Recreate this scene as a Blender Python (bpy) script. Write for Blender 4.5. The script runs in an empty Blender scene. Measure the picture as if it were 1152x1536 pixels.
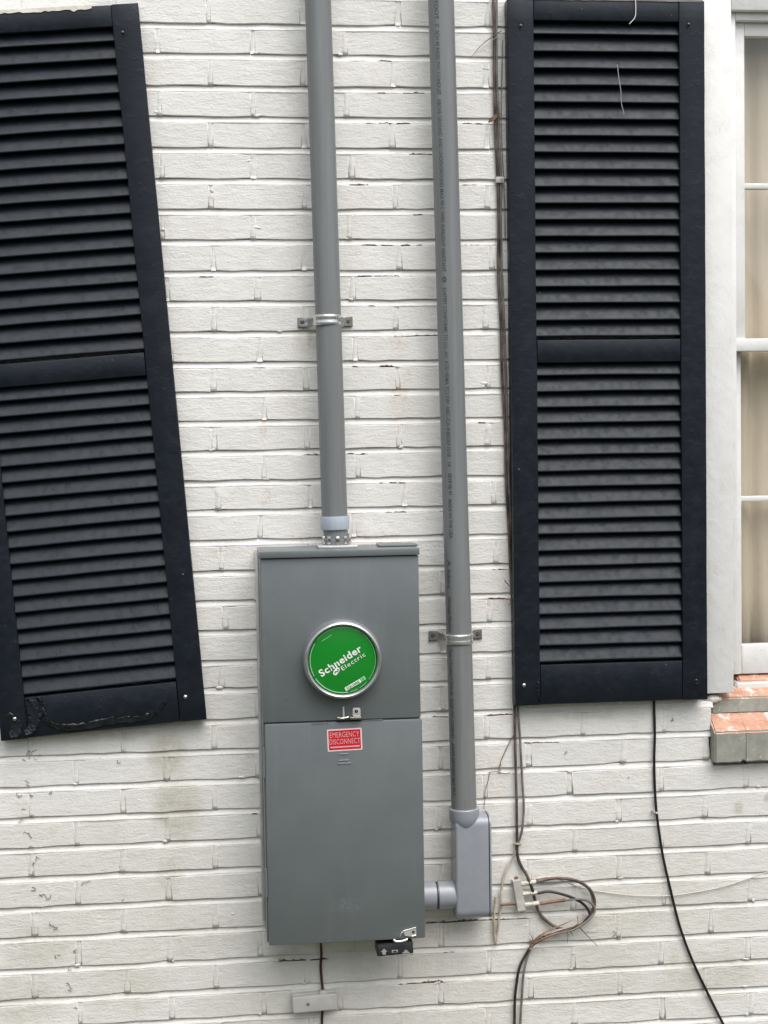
import bpy, bmesh, math, random
from mathutils import Vector, Matrix, noise as mnoise
random.seed(7)
R = math.radians
scene = bpy.context.scene
COL = scene.collection

# ------------------------------------------------------------------ camera
CAM = Vector((-0.2772, -3.4772, 1.7375)); YAW, PITCH, ROLL = 0.1084, -0.05236, -0.0155
FPX, PW, PH = 2308.0, 1152.0, 1536.0
_fw = Vector((math.sin(YAW)*math.cos(PITCH), math.cos(YAW)*math.cos(PITCH), math.sin(PITCH)))
_rt = Vector((math.cos(YAW), -math.sin(YAW), 0)); _up = _rt.cross(_fw)
_r2 = _rt*math.cos(ROLL)+_up*math.sin(ROLL); _u2 = -_rt*math.sin(ROLL)+_up*math.cos(ROLL)
cam_d = bpy.data.cameras.new('camera'); cam = bpy.data.objects.new('camera', cam_d); COL.objects.link(cam)
cam_d.sensor_fit = 'VERTICAL'; cam_d.sensor_height = 24.0; cam_d.lens = 24.0*FPX/PH
cam_d.clip_start = 0.05; cam_d.clip_end = 500
cam.matrix_world = Matrix(((_r2.x, _u2.x, -_fw.x, CAM.x), (_r2.y, _u2.y, -_fw.y, CAM.y), (_r2.z, _u2.z, -_fw.z, CAM.z), (0, 0, 0, 1)))
scene.camera = cam

def at(px, py, depth=0.0):
    """survey helper: the point of the plane `depth` metres in front of the wall face seen at a photo pixel"""
    d = _fw + _r2*((px-PW/2)/FPX) + _u2*((PH/2-py)/FPX)
    t = (-depth-CAM.y)/d.y
    return CAM + d*t

# ------------------------------------------------------------------ light
SUN_EL, SUN_AZ = R(60), R(24)          # azimuth measured from straight out of the wall towards the right
world = bpy.data.worlds.new('World'); scene.world = world; world.use_nodes = True
wn = world.node_tree.nodes; wl = world.node_tree.links
bg = wn['Background']; sky = wn.new('ShaderNodeTexSky'); sky.sky_type = 'NISHITA'; sky.sun_disc = False
sky.sun_elevation = SUN_EL; sky.sun_rotation = math.pi - SUN_AZ; sky.dust_density = 3.0; sky.air_density = 1.0
hs = wn.new('ShaderNodeHueSaturation'); hs.inputs['Saturation'].default_value = 0.38
wl.new(sky.outputs[0], hs.inputs['Color']); wl.new(hs.outputs[0], bg.inputs['Color']); bg.inputs['Strength'].default_value = 0.15
sd = bpy.data.lights.new('sun', 'SUN'); sd.energy = 1.5; sd.angle = R(60); sd.color = (1.0, 0.955, 0.90)
sun = bpy.data.objects.new('sun', sd); COL.objects.link(sun)
sv = Vector((math.sin(SUN_AZ)*math.cos(SUN_EL), -math.cos(SUN_AZ)*math.cos(SUN_EL), math.sin(SUN_EL)))
sun.rotation_euler = sv.to_track_quat('Z', 'Y').to_euler(); sun.location = sv*20
vs = scene.view_settings; vs.view_transform = 'Standard'; vs.look = 'None'; vs.gamma = 1; vs.use_curve_mapping = False
vs.exposure = 0.63

# ------------------------------------------------------------------ helpers
def link(o, parent=None):
    COL.objects.link(o)
    if parent is not None: o.parent = parent
    return o
def tag(o, label, cat, group=None):
    o['label'] = label; o['category'] = cat
    if group: o['group'] = group
    return o
def thing(name, label, cat, loc=(0, 0, 0), group=None):
    o = bpy.data.objects.new(name, None); link(o); o.location = loc; o.empty_display_size = 0.05
    return tag(o, label, cat, group)
def mobj(name, bm, mat, parent=None, smooth=False, origin=None):
    me = bpy.data.meshes.new(name)
    if origin is not None: bmesh.ops.translate(bm, verts=bm.verts, vec=-Vector(origin))
    bm.normal_update(); bm.to_mesh(me); bm.free()
    if smooth:
        for p in me.polygons: p.use_smooth = True
    o = bpy.data.objects.new(name, me); link(o, parent)
    if origin is not None: o.location = origin
    me.materials.append(mat)
    return o
def auto_smooth(o, ang=35):
    me = o.data
    for p in me.polygons: p.use_smooth = True
    bm = bmesh.new(); bm.from_mesh(me)
    for e in bm.edges:
        if len(e.link_faces) == 2 and e.calc_face_angle(0) > R(ang): e.smooth = False
    bm.to_mesh(me); bm.free()
    return o
def add_box(bm, x0, x1, y0, y1, z0, z1, bev=0.0, seg=2):
    r = bmesh.ops.create_cube(bm, size=1.0)
    vsx = r['verts']
    for v in vsx:
        v.co = Vector((x0+(v.co.x+.5)*(x1-x0), y0+(v.co.y+.5)*(y1-y0), z0+(v.co.z+.5)*(z1-z0)))
    if bev > 0:
        es = list({e for v in vsx for e in v.link_edges})
        bmesh.ops.bevel(bm, geom=es, offset=bev, segments=seg, profile=0.5, affect='EDGES')
    return bm
def box(name, x0, x1, y0, y1, z0, z1, mat, parent=None, bev=0.0015, seg=2):
    bm = bmesh.new(); add_box(bm, x0, x1, y0, y1, z0, z1, bev, seg)
    return auto_smooth(mobj(name, bm, mat, parent))
def catmull(pts, n=6):
    if len(pts) < 3: return [Vector(p) for p in pts]
    P = [Vector(p) for p in pts]; P = [P[0]*2-P[1]]+P+[P[-1]*2-P[-2]]; out = []
    for i in range(1, len(P)-2):
        for k in range(n):
            t = k/n; a, b, c, d = P[i-1], P[i], P[i+1], P[i+2]
            out.append(0.5*((2*b)+(c-a)*t+(2*a-5*b+4*c-d)*t*t+(3*b-a-3*c+d)*t**3))
    out.append(P[-2]); return out
def add_tube(bm, pts, r, seg=10, smooth_n=6, caps=True, taper=None):
    P = catmull(pts, smooth_n) if smooth_n else [Vector(p) for p in pts]
    rings = []; up = Vector((0, -1, 0))
    for i, p in enumerate(P):
        t = (P[min(i+1, len(P)-1)]-P[max(i-1, 0)]).normalized()
        s = t.cross(up)
        if s.length < 1e-4: s = t.cross(Vector((0, 0, 1)))
        s.normalize(); u = s.cross(t); rr = r if taper is None else r*(1+(taper-1)*i/(len(P)-1))
        rings.append([bm.verts.new(p+rr*(math.cos(2*math.pi*k/seg)*s+math.sin(2*math.pi*k/seg)*u)) for k in range(seg)])
    for a, b in zip(rings, rings[1:]):
        for k in range(seg): bm.faces.new((a[k], a[(k+1) % seg], b[(k+1) % seg], b[k]))
    if caps: bm.faces.new(rings[0][::-1]); bm.faces.new(rings[-1])
    return bm
def tube(name, pts, r, mat, parent=None, seg=10, n=6, taper=None):
    bm = bmesh.new(); add_tube(bm, pts, r, seg, n, True, taper)
    bmesh.ops.recalc_face_normals(bm, faces=bm.faces)
    return auto_smooth(mobj(name, bm, mat, parent), 50)
def add_lathe(bm, prof, seg, M, close=True):
    """profile [(radius, height)] about local Z, placed with matrix M"""
    rings = []
    for r, h in prof:
        if r < 1e-6: rings.append([bm.verts.new(M @ Vector((0, 0, h)))])
        else: rings.append([bm.verts.new(M @ Vector((r*math.cos(2*math.pi*k/seg), r*math.sin(2*math.pi*k/seg), h))) for k in range(seg)])
    for a, b in zip(rings, rings[1:]):
        for k in range(seg):
            k2 = (k+1) % seg
            if len(a) == 1 and len(b) == 1: continue
            if len(a) == 1: bm.faces.new((a[0], b[k2], b[k]))
            elif len(b) == 1: bm.faces.new((a[k], a[k2], b[0]))
            else: bm.faces.new((a[k], a[k2], b[k2], b[k]))
    return bm
def lathe(name, prof, M, mat, parent=None, seg=40, ang=35):
    bm = bmesh.new(); add_lathe(bm, prof, seg, M); bmesh.ops.recalc_face_normals(bm, faces=bm.faces)
    return auto_smooth(mobj(name, bm, mat, parent), ang)
def frame_to(origin, axis):
    z = Vector(axis).normalized(); M = z.to_track_quat('Z', 'Y').to_matrix().to_4x4(); M.translation = Vector(origin); return M
OUT = Vector((0, -1, 0))       # out of the wall
def text_bm(body, width, height=None, bold=0.0, spacing=1.0):
    """flat lettering in local x (reading) and y (letter height), left end at 0, baseline at 0"""
    cu = bpy.data.curves.new('lettering', 'FONT'); cu.body = body; cu.size = 1.0; cu.offset = bold; cu.resolution_u = 3; cu.space_character = spacing
    o = bpy.data.objects.new('lettering', cu); COL.objects.link(o)
    dg = bpy.context.evaluated_depsgraph_get(); me = bpy.data.meshes.new_from_object(o.evaluated_get(dg))
    bm = bmesh.new(); bm.from_mesh(me)
    COL.objects.unlink(o); bpy.data.objects.remove(o); bpy.data.curves.remove(cu); bpy.data.meshes.remove(me)
    x0 = min(v.co.x for v in bm.verts); x1 = max(v.co.x for v in bm.verts)
    s = width/(x1-x0); h = 0.70; sy = s if height is None else height/h
    for v in bm.verts: v.co = Vector(((v.co.x-x0)*s, v.co.y*sy, 0))
    return bm
def place_text(name, bm, M, mat, parent, lift=0.0004):
    for v in bm.verts: v.co = M @ Vector((v.co.x, v.co.y, lift))
    bmesh.ops.recalc_face_normals(bm, faces=bm.faces)
    return mobj(name, bm, mat, parent)
def wall_frame(o, ang=0.0):
    """x along the wall turned by ang, y up, z out of the wall"""
    c, s = math.cos(ang), math.sin(ang)
    return Matrix(((c, -s, 0, o[0]), (0, 0, -1, o[1]), (s, c, 0, o[2]), (0, 0, 0, 1)))

# ------------------------------------------------------------------ materials
def mat_new(name):
    m = bpy.data.materials.new(name); m.use_nodes = True; nt = m.node_tree
    return m, nt, nt.nodes['Principled BSDF']
def N(nt, t, **kw):
    n = nt.nodes.new(t)
    for k, v in kw.items():
        if k in n.inputs: n.inputs[k].default_value = v
        else: setattr(n, k, v)
    return n
def L(nt, a, b): nt.links.new(a, b)
def math_n(nt, op, a, b=None, clamp=False):
    n = nt.nodes.new('ShaderNodeMath'); n.operation = op; n.use_clamp = clamp
    for i, v in enumerate((a, b)):
        if v is None: continue
        if isinstance(v, (int, float)): n.inputs[i].default_value = v
        else: L(nt, v, n.inputs[i])
    return n.outputs[0]
def mix_col(nt, fac, a, b, mode='MIX'):
    n = nt.nodes.new('ShaderNodeMix'); n.data_type = 'RGBA'; n.blend_type = mode
    for s, v in ((n.inputs[0], fac), (n.inputs[6], a), (n.inputs[7], b)):
        if isinstance(v, (int, float)): s.default_value = v
        elif isinstance(v, tuple): s.default_value = (*v, 1) if len(v) == 3 else v
        else: L(nt, v, s)
    return n.outputs[2]
def noise_n(nt, vec, scale, detail=4, rough=0.55, stretch=None):
    if stretch is not None:
        mp = N(nt, 'ShaderNodeMapping'); mp.inputs['Scale'].default_value = stretch; L(nt, vec, mp.inputs[0]); vec = mp.outputs[0]
    n = N(nt, 'ShaderNodeTexNoise', Scale=scale, Detail=detail, Roughness=rough); L(nt, vec, n.inputs['Vector'])
    return n.outputs['Fac']
def ramp(nt, v, a, b, lo=0.0, hi=1.0):
    n = nt.nodes.new('ShaderNodeMapRange'); n.interpolation_type = 'SMOOTHSTEP'
    L(nt, v, n.inputs[0]); n.inputs[1].default_value = a; n.inputs[2].default_value = b; n.inputs[3].default_value = lo; n.inputs[4].default_value = hi
    return n.outputs[0]
def bump(nt, bsdf, h, strength, dist):
    b = N(nt, 'ShaderNodeBump', Strength=strength, Distance=dist); L(nt, h, b.inputs['Height']); L(nt, b.outputs[0], bsdf.inputs['Normal'])
def stains(nt, pos, lst):
    """largest of a list of soft-edged blots (x, z, half width, half height, weight) on the wall"""
    acc = None
    for (x, z, rx, rz, w) in lst:
        s = nt.nodes.new('ShaderNodeVectorMath'); s.operation = 'SUBTRACT'; L(nt, pos, s.inputs[0]); s.inputs[1].default_value = (x, 0, z)
        m = nt.nodes.new('ShaderNodeVectorMath'); m.operation = 'MULTIPLY'; L(nt, s.outputs[0], m.inputs[0]); m.inputs[1].default_value = (1/rx, 0, 1/rz)
        l = nt.nodes.new('ShaderNodeVectorMath'); l.operation = 'LENGTH'; L(nt, m.outputs[0], l.inputs[0])
        o = ramp(nt, l.outputs['Value'], 0.25, 1.0, w, 0.0)
        acc = o if acc is None else math_n(nt, 'MAXIMUM', acc, o)
    return acc
def simple(name, col, rough=0.5, metal=0.0, nscale=0, nstr=0.2, ndist=0.001, var=0.0, coat=0.0, spec=0.5):
    m, nt, b = mat_new(name)
    b.inputs['Base Color'].default_value = (*col, 1); b.inputs['Roughness'].default_value = rough; b.inputs['Metallic'].default_value = metal
    b.inputs['Coat Weight'].default_value = coat; b.inputs['Specular IOR Level'].default_value = spec
    g = N(nt, 'ShaderNodeNewGeometry')
    if nscale: bump(nt, b, noise_n(nt, g.outputs['Position'], nscale, 4), nstr, ndist)
    if var:
        v = noise_n(nt, g.outputs['Position'], 25, 5, 0.65); f = ramp(nt, v, 0.3, 0.7)
        L(nt, mix_col(nt, f, tuple(c*(1-var) for c in col), tuple(min(1, c*(1+var)) for c in col)), b.inputs['Base Color'])
        L(nt, ramp(nt, v, 0.3, 0.7, rough*0.85, min(1, rough*1.15)), b.inputs['Roughness'])
    return m

# wall paint ---------------------------------------------------------
def px_blots(lst):
    out = []
    for (px, py, rx, ry, w) in lst:
        p = at(px, py, 0); out.append((p.x, p.z, rx*0.00152, ry*0.00152, w))
    return out
GRIME_SHADE = px_blots([(252, 1130, 42, 60, .85), (265, 1215, 55, 75, .9), (255, 1310, 40, 50, .6), (60, 1420, 90, 60, .6), (30, 1500, 120, 60, .55), (180, 1480, 130, 60, .45),
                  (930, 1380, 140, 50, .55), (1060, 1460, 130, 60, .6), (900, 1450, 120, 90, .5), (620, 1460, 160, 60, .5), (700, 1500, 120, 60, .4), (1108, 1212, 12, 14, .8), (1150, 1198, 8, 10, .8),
                  (150, 1360, 330, 230, .34), (900, 1360, 420, 240, .36), (600, 1490, 500, 130, .40), (1010, 1440, 16, 30, .6), (880, 1070, 120, 14, .5), (170, 1100, 150, 16, .6), (430, 1436, 60, 20, .7), (300, 1400, 120, 60, .4), (1000, 1335, 120, 30, .4)])  # grime stains; the wide blots also paint in dimmer light low on the wall
RUST = px_blots([(458, 512, 26, 30, .5), (395, 640, 9, 18, .6), (392, 645, 4, 9, .8), (400, 750, 9, 22, .55), (600, 600, 26, 60, .42), (612, 566, 9, 16, .55), (596, 520, 20, 26, .4),
                 (646, 430, 12, 26, .25), (560, 805, 60, 9, .6), (345, 828, 36, 14, .35), (455, 806, 34, 8, .6), (745, 1185, 22, 40, .3), (640, 1400, 110, 18, .45), (700, 1376, 50, 6, .6), (742, 905, 26, 24, .3),
                 (745, 866, 22, 20, .28), (535, 795, 12, 24, .4), (740, 1145, 22, 26, .25), (432, 600, 30, 60, .25)])
def make_wall_paint(name, face):
    m, nt, b = mat_new(name)
    g = N(nt, 'ShaderNodeNewGeometry'); pos = g.outputs['Position']; oi = N(nt, 'ShaderNodeObjectInfo')
    warp = N(nt, 'ShaderNodeTexNoise', Scale=26.0, Detail=4.0); L(nt, pos, warp.inputs['Vector'])
    wv = nt.nodes.new('ShaderNodeVectorMath'); wv.operation = 'MULTIPLY_ADD'; L(nt, warp.outputs['Color'], wv.inputs[0]); wv.inputs[1].default_value = (0.03, 0, 0.03)
    off = nt.nodes.new('ShaderNodeVectorMath'); off.operation = 'ADD'; L(nt, pos, off.inputs[0]); off.inputs[1].default_value = (-0.015, 0, -0.015); L(nt, off.outputs[0], wv.inputs[2])
    wpos = wv.outputs[0]
    fine = noise_n(nt, pos, 260, 5, 0.6, (0.55, 1, 1)); wire = noise_n(nt, pos, 95, 5, 0.6, (0.30, 1, 1)); big = noise_n(nt, pos, 22, 5, 0.55)
    blob = noise_n(nt, pos, 70, 3, 0.5)
    grime_n = noise_n(nt, pos, 9, 6, 0.65)
    base = mix_col(nt, ramp(nt, grime_n, 0.35, 0.75), tuple(v*face for v in (0.84, 0.83, 0.795)), tuple(v*face for v in (0.76, 0.74, 0.69)))
    base = mix_col(nt, ramp(nt, wire, 0.50, 0.74, 0, 0.30), base, (0.58, 0.56, 0.515))
    base = mix_col(nt, ramp(nt, fine, 0.50, 0.72, 0, 0.22), base, (0.54, 0.52, 0.48))
    base = mix_col(nt, math_n(nt, 'MULTIPLY', oi.outputs['Random'], 0.34), base, (0.66, 0.655, 0.63))
    gm = math_n(nt, 'MULTIPLY', stains(nt, wpos, GRIME_SHADE), ramp(nt, noise_n(nt, pos, 40, 5, 0.7), 0.25, 0.6, 0.45, 1.0))
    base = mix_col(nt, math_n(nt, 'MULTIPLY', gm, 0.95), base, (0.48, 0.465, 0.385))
    rm = math_n(nt, 'MULTIPLY', stains(nt, wpos, RUST), ramp(nt, noise_n(nt, pos, 75, 5, 0.7), 0.40, 0.62, 0.12, 1.0))
    base = mix_col(nt, math_n(nt, 'MULTIPLY', rm, 0.8), base, (0.50, 0.37, 0.25))
    # small dirt specks and hairline paint cracks
    sp = ramp(nt, noise_n(nt, pos, 150, 2, 0.5), 0.735, 0.77); sp2 = ramp(nt, noise_n(nt, pos, 13, 2, 0.5), 0.5, 0.62)
    base = mix_col(nt, math_n(nt, 'MULTIPLY', math_n(nt, 'MULTIPLY', sp, sp2), 0.55), base, (0.30, 0.24, 0.19))
    at_ = N(nt, 'ShaderNodeAttribute', attribute_name='chip')
    ch = math_n(nt, 'ADD', at_.outputs['Fac'], math_n(nt, 'MULTIPLY', math_n(nt, 'SUBTRACT', noise_n(nt, pos, 170, 4, 0.7, (0.6, 1, 1)), 0.5), 1.5))
    chm = math_n(nt, 'MULTIPLY', ramp(nt, ch, 0.52, 0.60), ramp(nt, at_.outputs['Fac'], 0.05, 0.2))
    base = mix_col(nt, chm, base, mix_col(nt, ramp(nt, fine, .4, .6), (0.055, 0.034, 0.027), (0.15, 0.088, 0.066)))
    L(nt, base, b.inputs['Base Color'])
    h = math_n(nt, 'ADD', math_n(nt, 'MULTIPLY', wire, 0.50), math_n(nt, 'ADD', math_n(nt, 'MULTIPLY', big, 0.55), math_n(nt, 'ADD', math_n(nt, 'MULTIPLY', fine, 0.34), math_n(nt, 'MULTIPLY', ramp(nt, blob, .55, .75), 0.10))))
    h = math_n(nt, 'SUBTRACT', h, math_n(nt, 'MULTIPLY', chm, 0.25))
    bump(nt, b, h, 0.75, 0.0042)
    b.inputs['Roughness'].default_value = 0.62; b.inputs['Specular IOR Level'].default_value = 0.35
    return m
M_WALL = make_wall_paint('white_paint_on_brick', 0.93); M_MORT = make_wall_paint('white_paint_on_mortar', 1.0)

def make_shutter_paint():
    m, nt, b = mat_new('black_shutter_paint')
    g = N(nt, 'ShaderNodeNewGeometry'); oi = N(nt, 'ShaderNodeObjectInfo'); pos = g.outputs['Position']
    n1 = noise_n(nt, pos, 30, 5, 0.6); n2 = noise_n(nt, pos, 120, 4, 0.6, (0.25, 1, 1)); n3 = noise_n(nt, pos, 60, 3, 0.6)
    c = mix_col(nt, ramp(nt, n1, 0.3, 0.75), (0.0066, 0.0092, 0.0138), (0.0080, 0.0110, 0.0164))
    dust = math_n(nt, 'MULTIPLY', ramp(nt, noise_n(nt, pos, 18, 6, 0.7, (0.6, 1, 1)), 0.45, 0.8, 0, 0.09), math_n(nt, 'ADD', oi.outputs['Random'], 0.35))
    c = mix_col(nt, dust, c, (0.075, 0.085, 0.105)); b.inputs['Specular Tint'].default_value = (0.90, 0.95, 1.0, 1)
    sc = math_n(nt, 'MULTIPLY', ramp(nt, noise_n(nt, pos, 140, 2, 0.5), 0.755, 0.78), ramp(nt, n3, .55, .6))
    c = mix_col(nt, math_n(nt, 'MULTIPLY', sc, 0.6), c, (0.25, 0.24, 0.22))
    L(nt, c, b.inputs['Base Color'])
    L(nt, ramp(nt, n3, 0.3, 0.75, 0.36, 0.50), b.inputs['Roughness']); b.inputs['Specular IOR Level'].default_value = 0.27
    h = math_n(nt, 'ADD', math_n(nt, 'MULTIPLY', n1, 0.8), math_n(nt, 'ADD', math_n(nt, 'MULTIPLY', n2, 0.3), math_n(nt, 'MULTIPLY', ramp(nt, n3, .58, .7), 0.25)))
    bump(nt, b, h, 0.42, 0.0018)
    return m
M_SHUT = make_shutter_paint()

def make_casing_paint():
    m, nt, b = mat_new('thick_white_trim_paint')
    pos = N(nt, 'ShaderNodeNewGeometry').outputs['Position']
    n1 = noise_n(nt, pos, 55, 5, 0.6, (1, 1, 0.7)); n2 = noise_n(nt, pos, 16, 4, 0.55); cr = noise_n(nt, pos, 30, 3, 0.5, (1.6, 1, 0.5))
    crack = ramp(nt, math_n(nt, 'ABSOLUTE', math_n(nt, 'SUBTRACT', cr, 0.5)), 0.0, 0.012, 1, 0); crack = math_n(nt, 'MULTIPLY', crack, ramp(nt, n2, 0.52, 0.62))
    c = mix_col(nt, ramp(nt, n2, 0.35, 0.75), (0.765, 0.765, 0.75), (0.71, 0.705, 0.68))
    c = mix_col(nt, math_n(nt, 'MULTIPLY', crack, 0.35), c, (0.45, 0.43, 0.39))
    L(nt, c, b.inputs['Base Color']); b.inputs['Roughness'].default_value = 0.42
    h = math_n(nt, 'SUBTRACT', math_n(nt, 'ADD', math_n(nt, 'MULTIPLY', ramp(nt, n1, .4, .7), 0.6), math_n(nt, 'MULTIPLY', n2, 0.8)), math_n(nt, 'MULTIPLY', crack, 0.5))
    bump(nt, b, h, 0.30, 0.0020)
    return m
M_TRIM = make_casing_paint()

def make_pvc(name, col, rough):
    m, nt, b = mat_new(name)
    pos = N(nt, 'ShaderNodeNewGeometry').outputs['Position']
    s = noise_n(nt, pos, 60, 4, 0.6, (1, 1, 0.04)); d = noise_n(nt, pos, 12, 6, 0.65, (1, 1, 0.3))
    c = mix_col(nt, ramp(nt, s, .35, .65), tuple(v*0.92 for v in col), tuple(v*1.07 for v in col))
    c = mix_col(nt, ramp(nt, d, .55, .8, 0, .3), c, tuple(v*w for v, w in zip(col, (1.25, 1.2, 1.1))))
    L(nt, c, b.inputs['Base Color']); L(nt, ramp(nt, d, .3, .7, rough*.85, rough*1.15), b.inputs['Roughness'])
    bump(nt, b, s, 0.12, 0.001)
    return m
M_PVC = make_pvc('grey_pvc_pipe', (0.175, 0.185, 0.185), 0.42)
M_PVCL = simple('pale_grey_pvc_fitting', (0.275, 0.292, 0.322), 0.24, 0, 14, .05, .002, .05)
M_BAND = make_pvc('pale_blue_grey_coupling', (0.36, 0.41, 0.47), 0.4)
def make_panel():
    m, nt, b = mat_new('grey_enamel_steel')
    pos = N(nt, 'ShaderNodeNewGeometry').outputs['Position']
    d = noise_n(nt, pos, 7, 6, 0.65); o = noise_n(nt, pos, 420, 2, 0.5)
    c = mix_col(nt, ramp(nt, d, .3, .75), (0.122, 0.139, 0.142), (0.138, 0.155, 0.158))
    st = noise_n(nt, pos, 45, 5, .65, (1, 1, .06)); c = mix_col(nt, ramp(nt, st, .5, .8, 0, .30), c, (0.185, 0.20, 0.20))
    c = mix_col(nt, ramp(nt, noise_n(nt, pos, 190, 2, .5), .72, .76, 0, .35), c, (0.30, 0.31, 0.30))
    p = at(520, 1358, .14)
    sc = math_n(nt, 'MULTIPLY', stains(nt, pos, [(p.x, p.z, .05, .022, 1.0)]), ramp(nt, noise_n(nt, pos, 120, 5, .7), .46, .62))
    c = mix_col(nt, math_n(nt, 'MULTIPLY', sc, .35), c, (0.26, 0.29, 0.30))
    L(nt, c, b.inputs['Base Color']); L(nt, ramp(nt, d, .3, .7, .30, .38), b.inputs['Roughness'])
    bump(nt, b, o, 0.15, 0.0006)
    return m
M_PANEL = make_panel()
M_GALV = simple('galvanised_steel', (0.56, 0.56, 0.54), 0.36, 0.3, 90, 0.25, 0.001, 0.12)
M_STRAP = simple('zinc_plated_strap', (0.64, 0.64, 0.62), 0.26, 0.75, 90, 0.2, 0.0008, 0.10)
M_ALU = simple('cast_aluminium_ring', (0.47, 0.48, 0.49), 0.38, 0.8, 200, 0.12, 0.0005, 0.06)
M_CHROME = simple('bright_zinc_plate', (0.75, 0.74, 0.70), 0.22, 1.0, 120, 0.2, 0.0006)
M_GREEN = simple('green_label_film', (0.006, 0.215, 0.018), 0.30, 0, 60, 0.05, 0.0006, 0.0, coat=0.25)
M_LGREEN = simple('pale_green_rim_print', (0.30, 0.66, 0.36), 0.4)
M_WHITEP = simple('white_print', (0.78, 0.80, 0.76), 0.45)
M_RED = simple('red_sticker_film', (0.52, 0.018, 0.028), 0.34, 0, 80, .05, .0005)
M_PINKP = simple('pale_red_print', (0.80, 0.34, 0.36), 0.45)
M_PINKB = simple('pale_sticker_border', (0.80, 0.60, 0.60), 0.45)
M_BLACKP = simple('black_plastic', (0.012, 0.012, 0.013), 0.38, 0, 150, .1, .0005)
M_GREYP = simple('worn_grey_print', (0.30, 0.31, 0.31), 0.6)
M_INK = simple('black_pipe_ink', (0.060, 0.064, 0.068), 0.6)
M_DARK = simple('dark_recess', (0.006, 0.006, 0.006), 0.7)
M_GASKET = simple('dark_rubber_gasket', (0.012, 0.013, 0.016), 0.55)
M_CBROWN = simple('weathered_brown_cable', (0.098, 0.070, 0.058), 0.5, 0, 60, .4, .0015, .7)
M_CDARK = simple('dark_brown_black_cable', (0.032, 0.025, 0.022), 0.45, 0, 60, .4, .0015, .6)
M_CBLACK = simple('black_cable_jacket', (0.011, 0.010, 0.010), 0.42, 0, 60, .2, .001, .3)
M_CCREAM = simple('paint_smeared_cream_cable', (0.43, 0.37, 0.30), 0.5, 0, 60, .3, .001, .4)
M_CGREY = simple('dull_grey_cable', (0.17, 0.155, 0.14), 0.5, 0, 60, .3, .001, .4)
M_CRED = simple('dark_red_cable_and_shadow', (0.045, 0.014, 0.011), 0.45, 0, 60, .2, .001, .3)
M_RUST = simple('rusty_copper', (0.21, 0.115, 0.085), 0.6, 0.2, 180, .5, .001, .4)
M_WIRE = simple('pale_thin_wire', (0.52, 0.50, 0.45), 0.5)
M_VINE = simple('dry_vine', (0.22, 0.135, 0.09), 0.8, 0, 200, .3, .001, .35)
M_MARK = simple('grey_vine_residue', (0.22, 0.205, 0.18), 0.85)
M_LEAF = simple('dead_leaf', (0.17, 0.085, 0.04), 0.7, 0, 200, .4, .001, .35)
M_BOXW = simple('off_white_plastic_box', (0.52, 0.505, 0.48), 0.45, 0, 60, .1, .001, .08)
M_CREAMW = simple('bare_chipped_wood', (0.66, 0.64, 0.56), 0.7, 0, 120, .5, .002, .15)
M_PEEL = simple('peeling_black_paint', (0.0115, 0.0140, 0.0185), 0.30, 0, 45, .6, .004, .25)
M_CORR = simple('white_corroded_connector', (0.62, 0.58, 0.52), 0.6, 0.1, 250, .6, .0012, .2)
M_CURT = None
def make_curtain():
    m, nt, b = mat_new('beige_curtain_cloth')
    pos = N(nt, 'ShaderNodeNewGeometry').outputs['Position']
    c = mix_col(nt, ramp(nt, noise_n(nt, pos, 8, 4, .6, (1, 1, .25)), .3, .7), (0.62, 0.545, 0.435), (0.70, 0.63, 0.52))
    L(nt, c, b.inputs['Base Color']); b.inputs['Roughness'].default_value = 0.9
    bump(nt, b, noise_n(nt, pos, 400, 2, .5), .3, .0006)
    return m
M_CURT = make_curtain()
def make_glass():
    m, nt, b = mat_new('window_glass')
    nt.nodes.remove(b); out = nt.nodes['Material Output']
    tr = N(nt, 'ShaderNodeBsdfTransparent'); tr.inputs[0].default_value = (0.96, 0.955, 0.945, 1)
    gl = N(nt, 'ShaderNodeBsdfGlossy', Roughness=0.02); lw = N(nt, 'ShaderNodeLayerWeight', Blend=0.5)
    fr = math_n(nt, 'ADD', math_n(nt, 'MULTIPLY', math_n(nt, 'POWER', lw.outputs['Facing'], 4.0), 0.45), 0.035)
    mx = N(nt, 'ShaderNodeMixShader'); L(nt, fr, mx.inputs[0]); L(nt, tr.outputs[0], mx.inputs[1]); L(nt, gl.outputs[0], mx.inputs[2]); L(nt, mx.outputs[0], out.inputs[0])
    return m
M_GLASS = make_glass()
def make_red_brick():
    m, nt, b = mat_new('bare_orange_red_brick')
    pos = N(nt, 'ShaderNodeNewGeometry').outputs['Position']
    n = noise_n(nt, pos, 45, 6, .7, (0.5, 1, 1)); n2 = noise_n(nt, pos, 160, 4, .6)
    c = mix_col(nt, ramp(nt, n, .3, .7), (0.44, 0.215, 0.14), (0.56, 0.34, 0.25))
    c = mix_col(nt, ramp(nt, noise_n(nt, pos, 34, 5, .7, (1, .6, 1)), .50, .62, 0, .8), c, (0.74, 0.69, 0.62))
    L(nt, c, b.inputs['Base Color']); b.inputs['Roughness'].default_value = .85
    bump(nt, b, math_n(nt, 'ADD', n, math_n(nt, 'MULTIPLY', n2, .5)), .5, .003)
    return m
M_RBRICK = make_red_brick()
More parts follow.
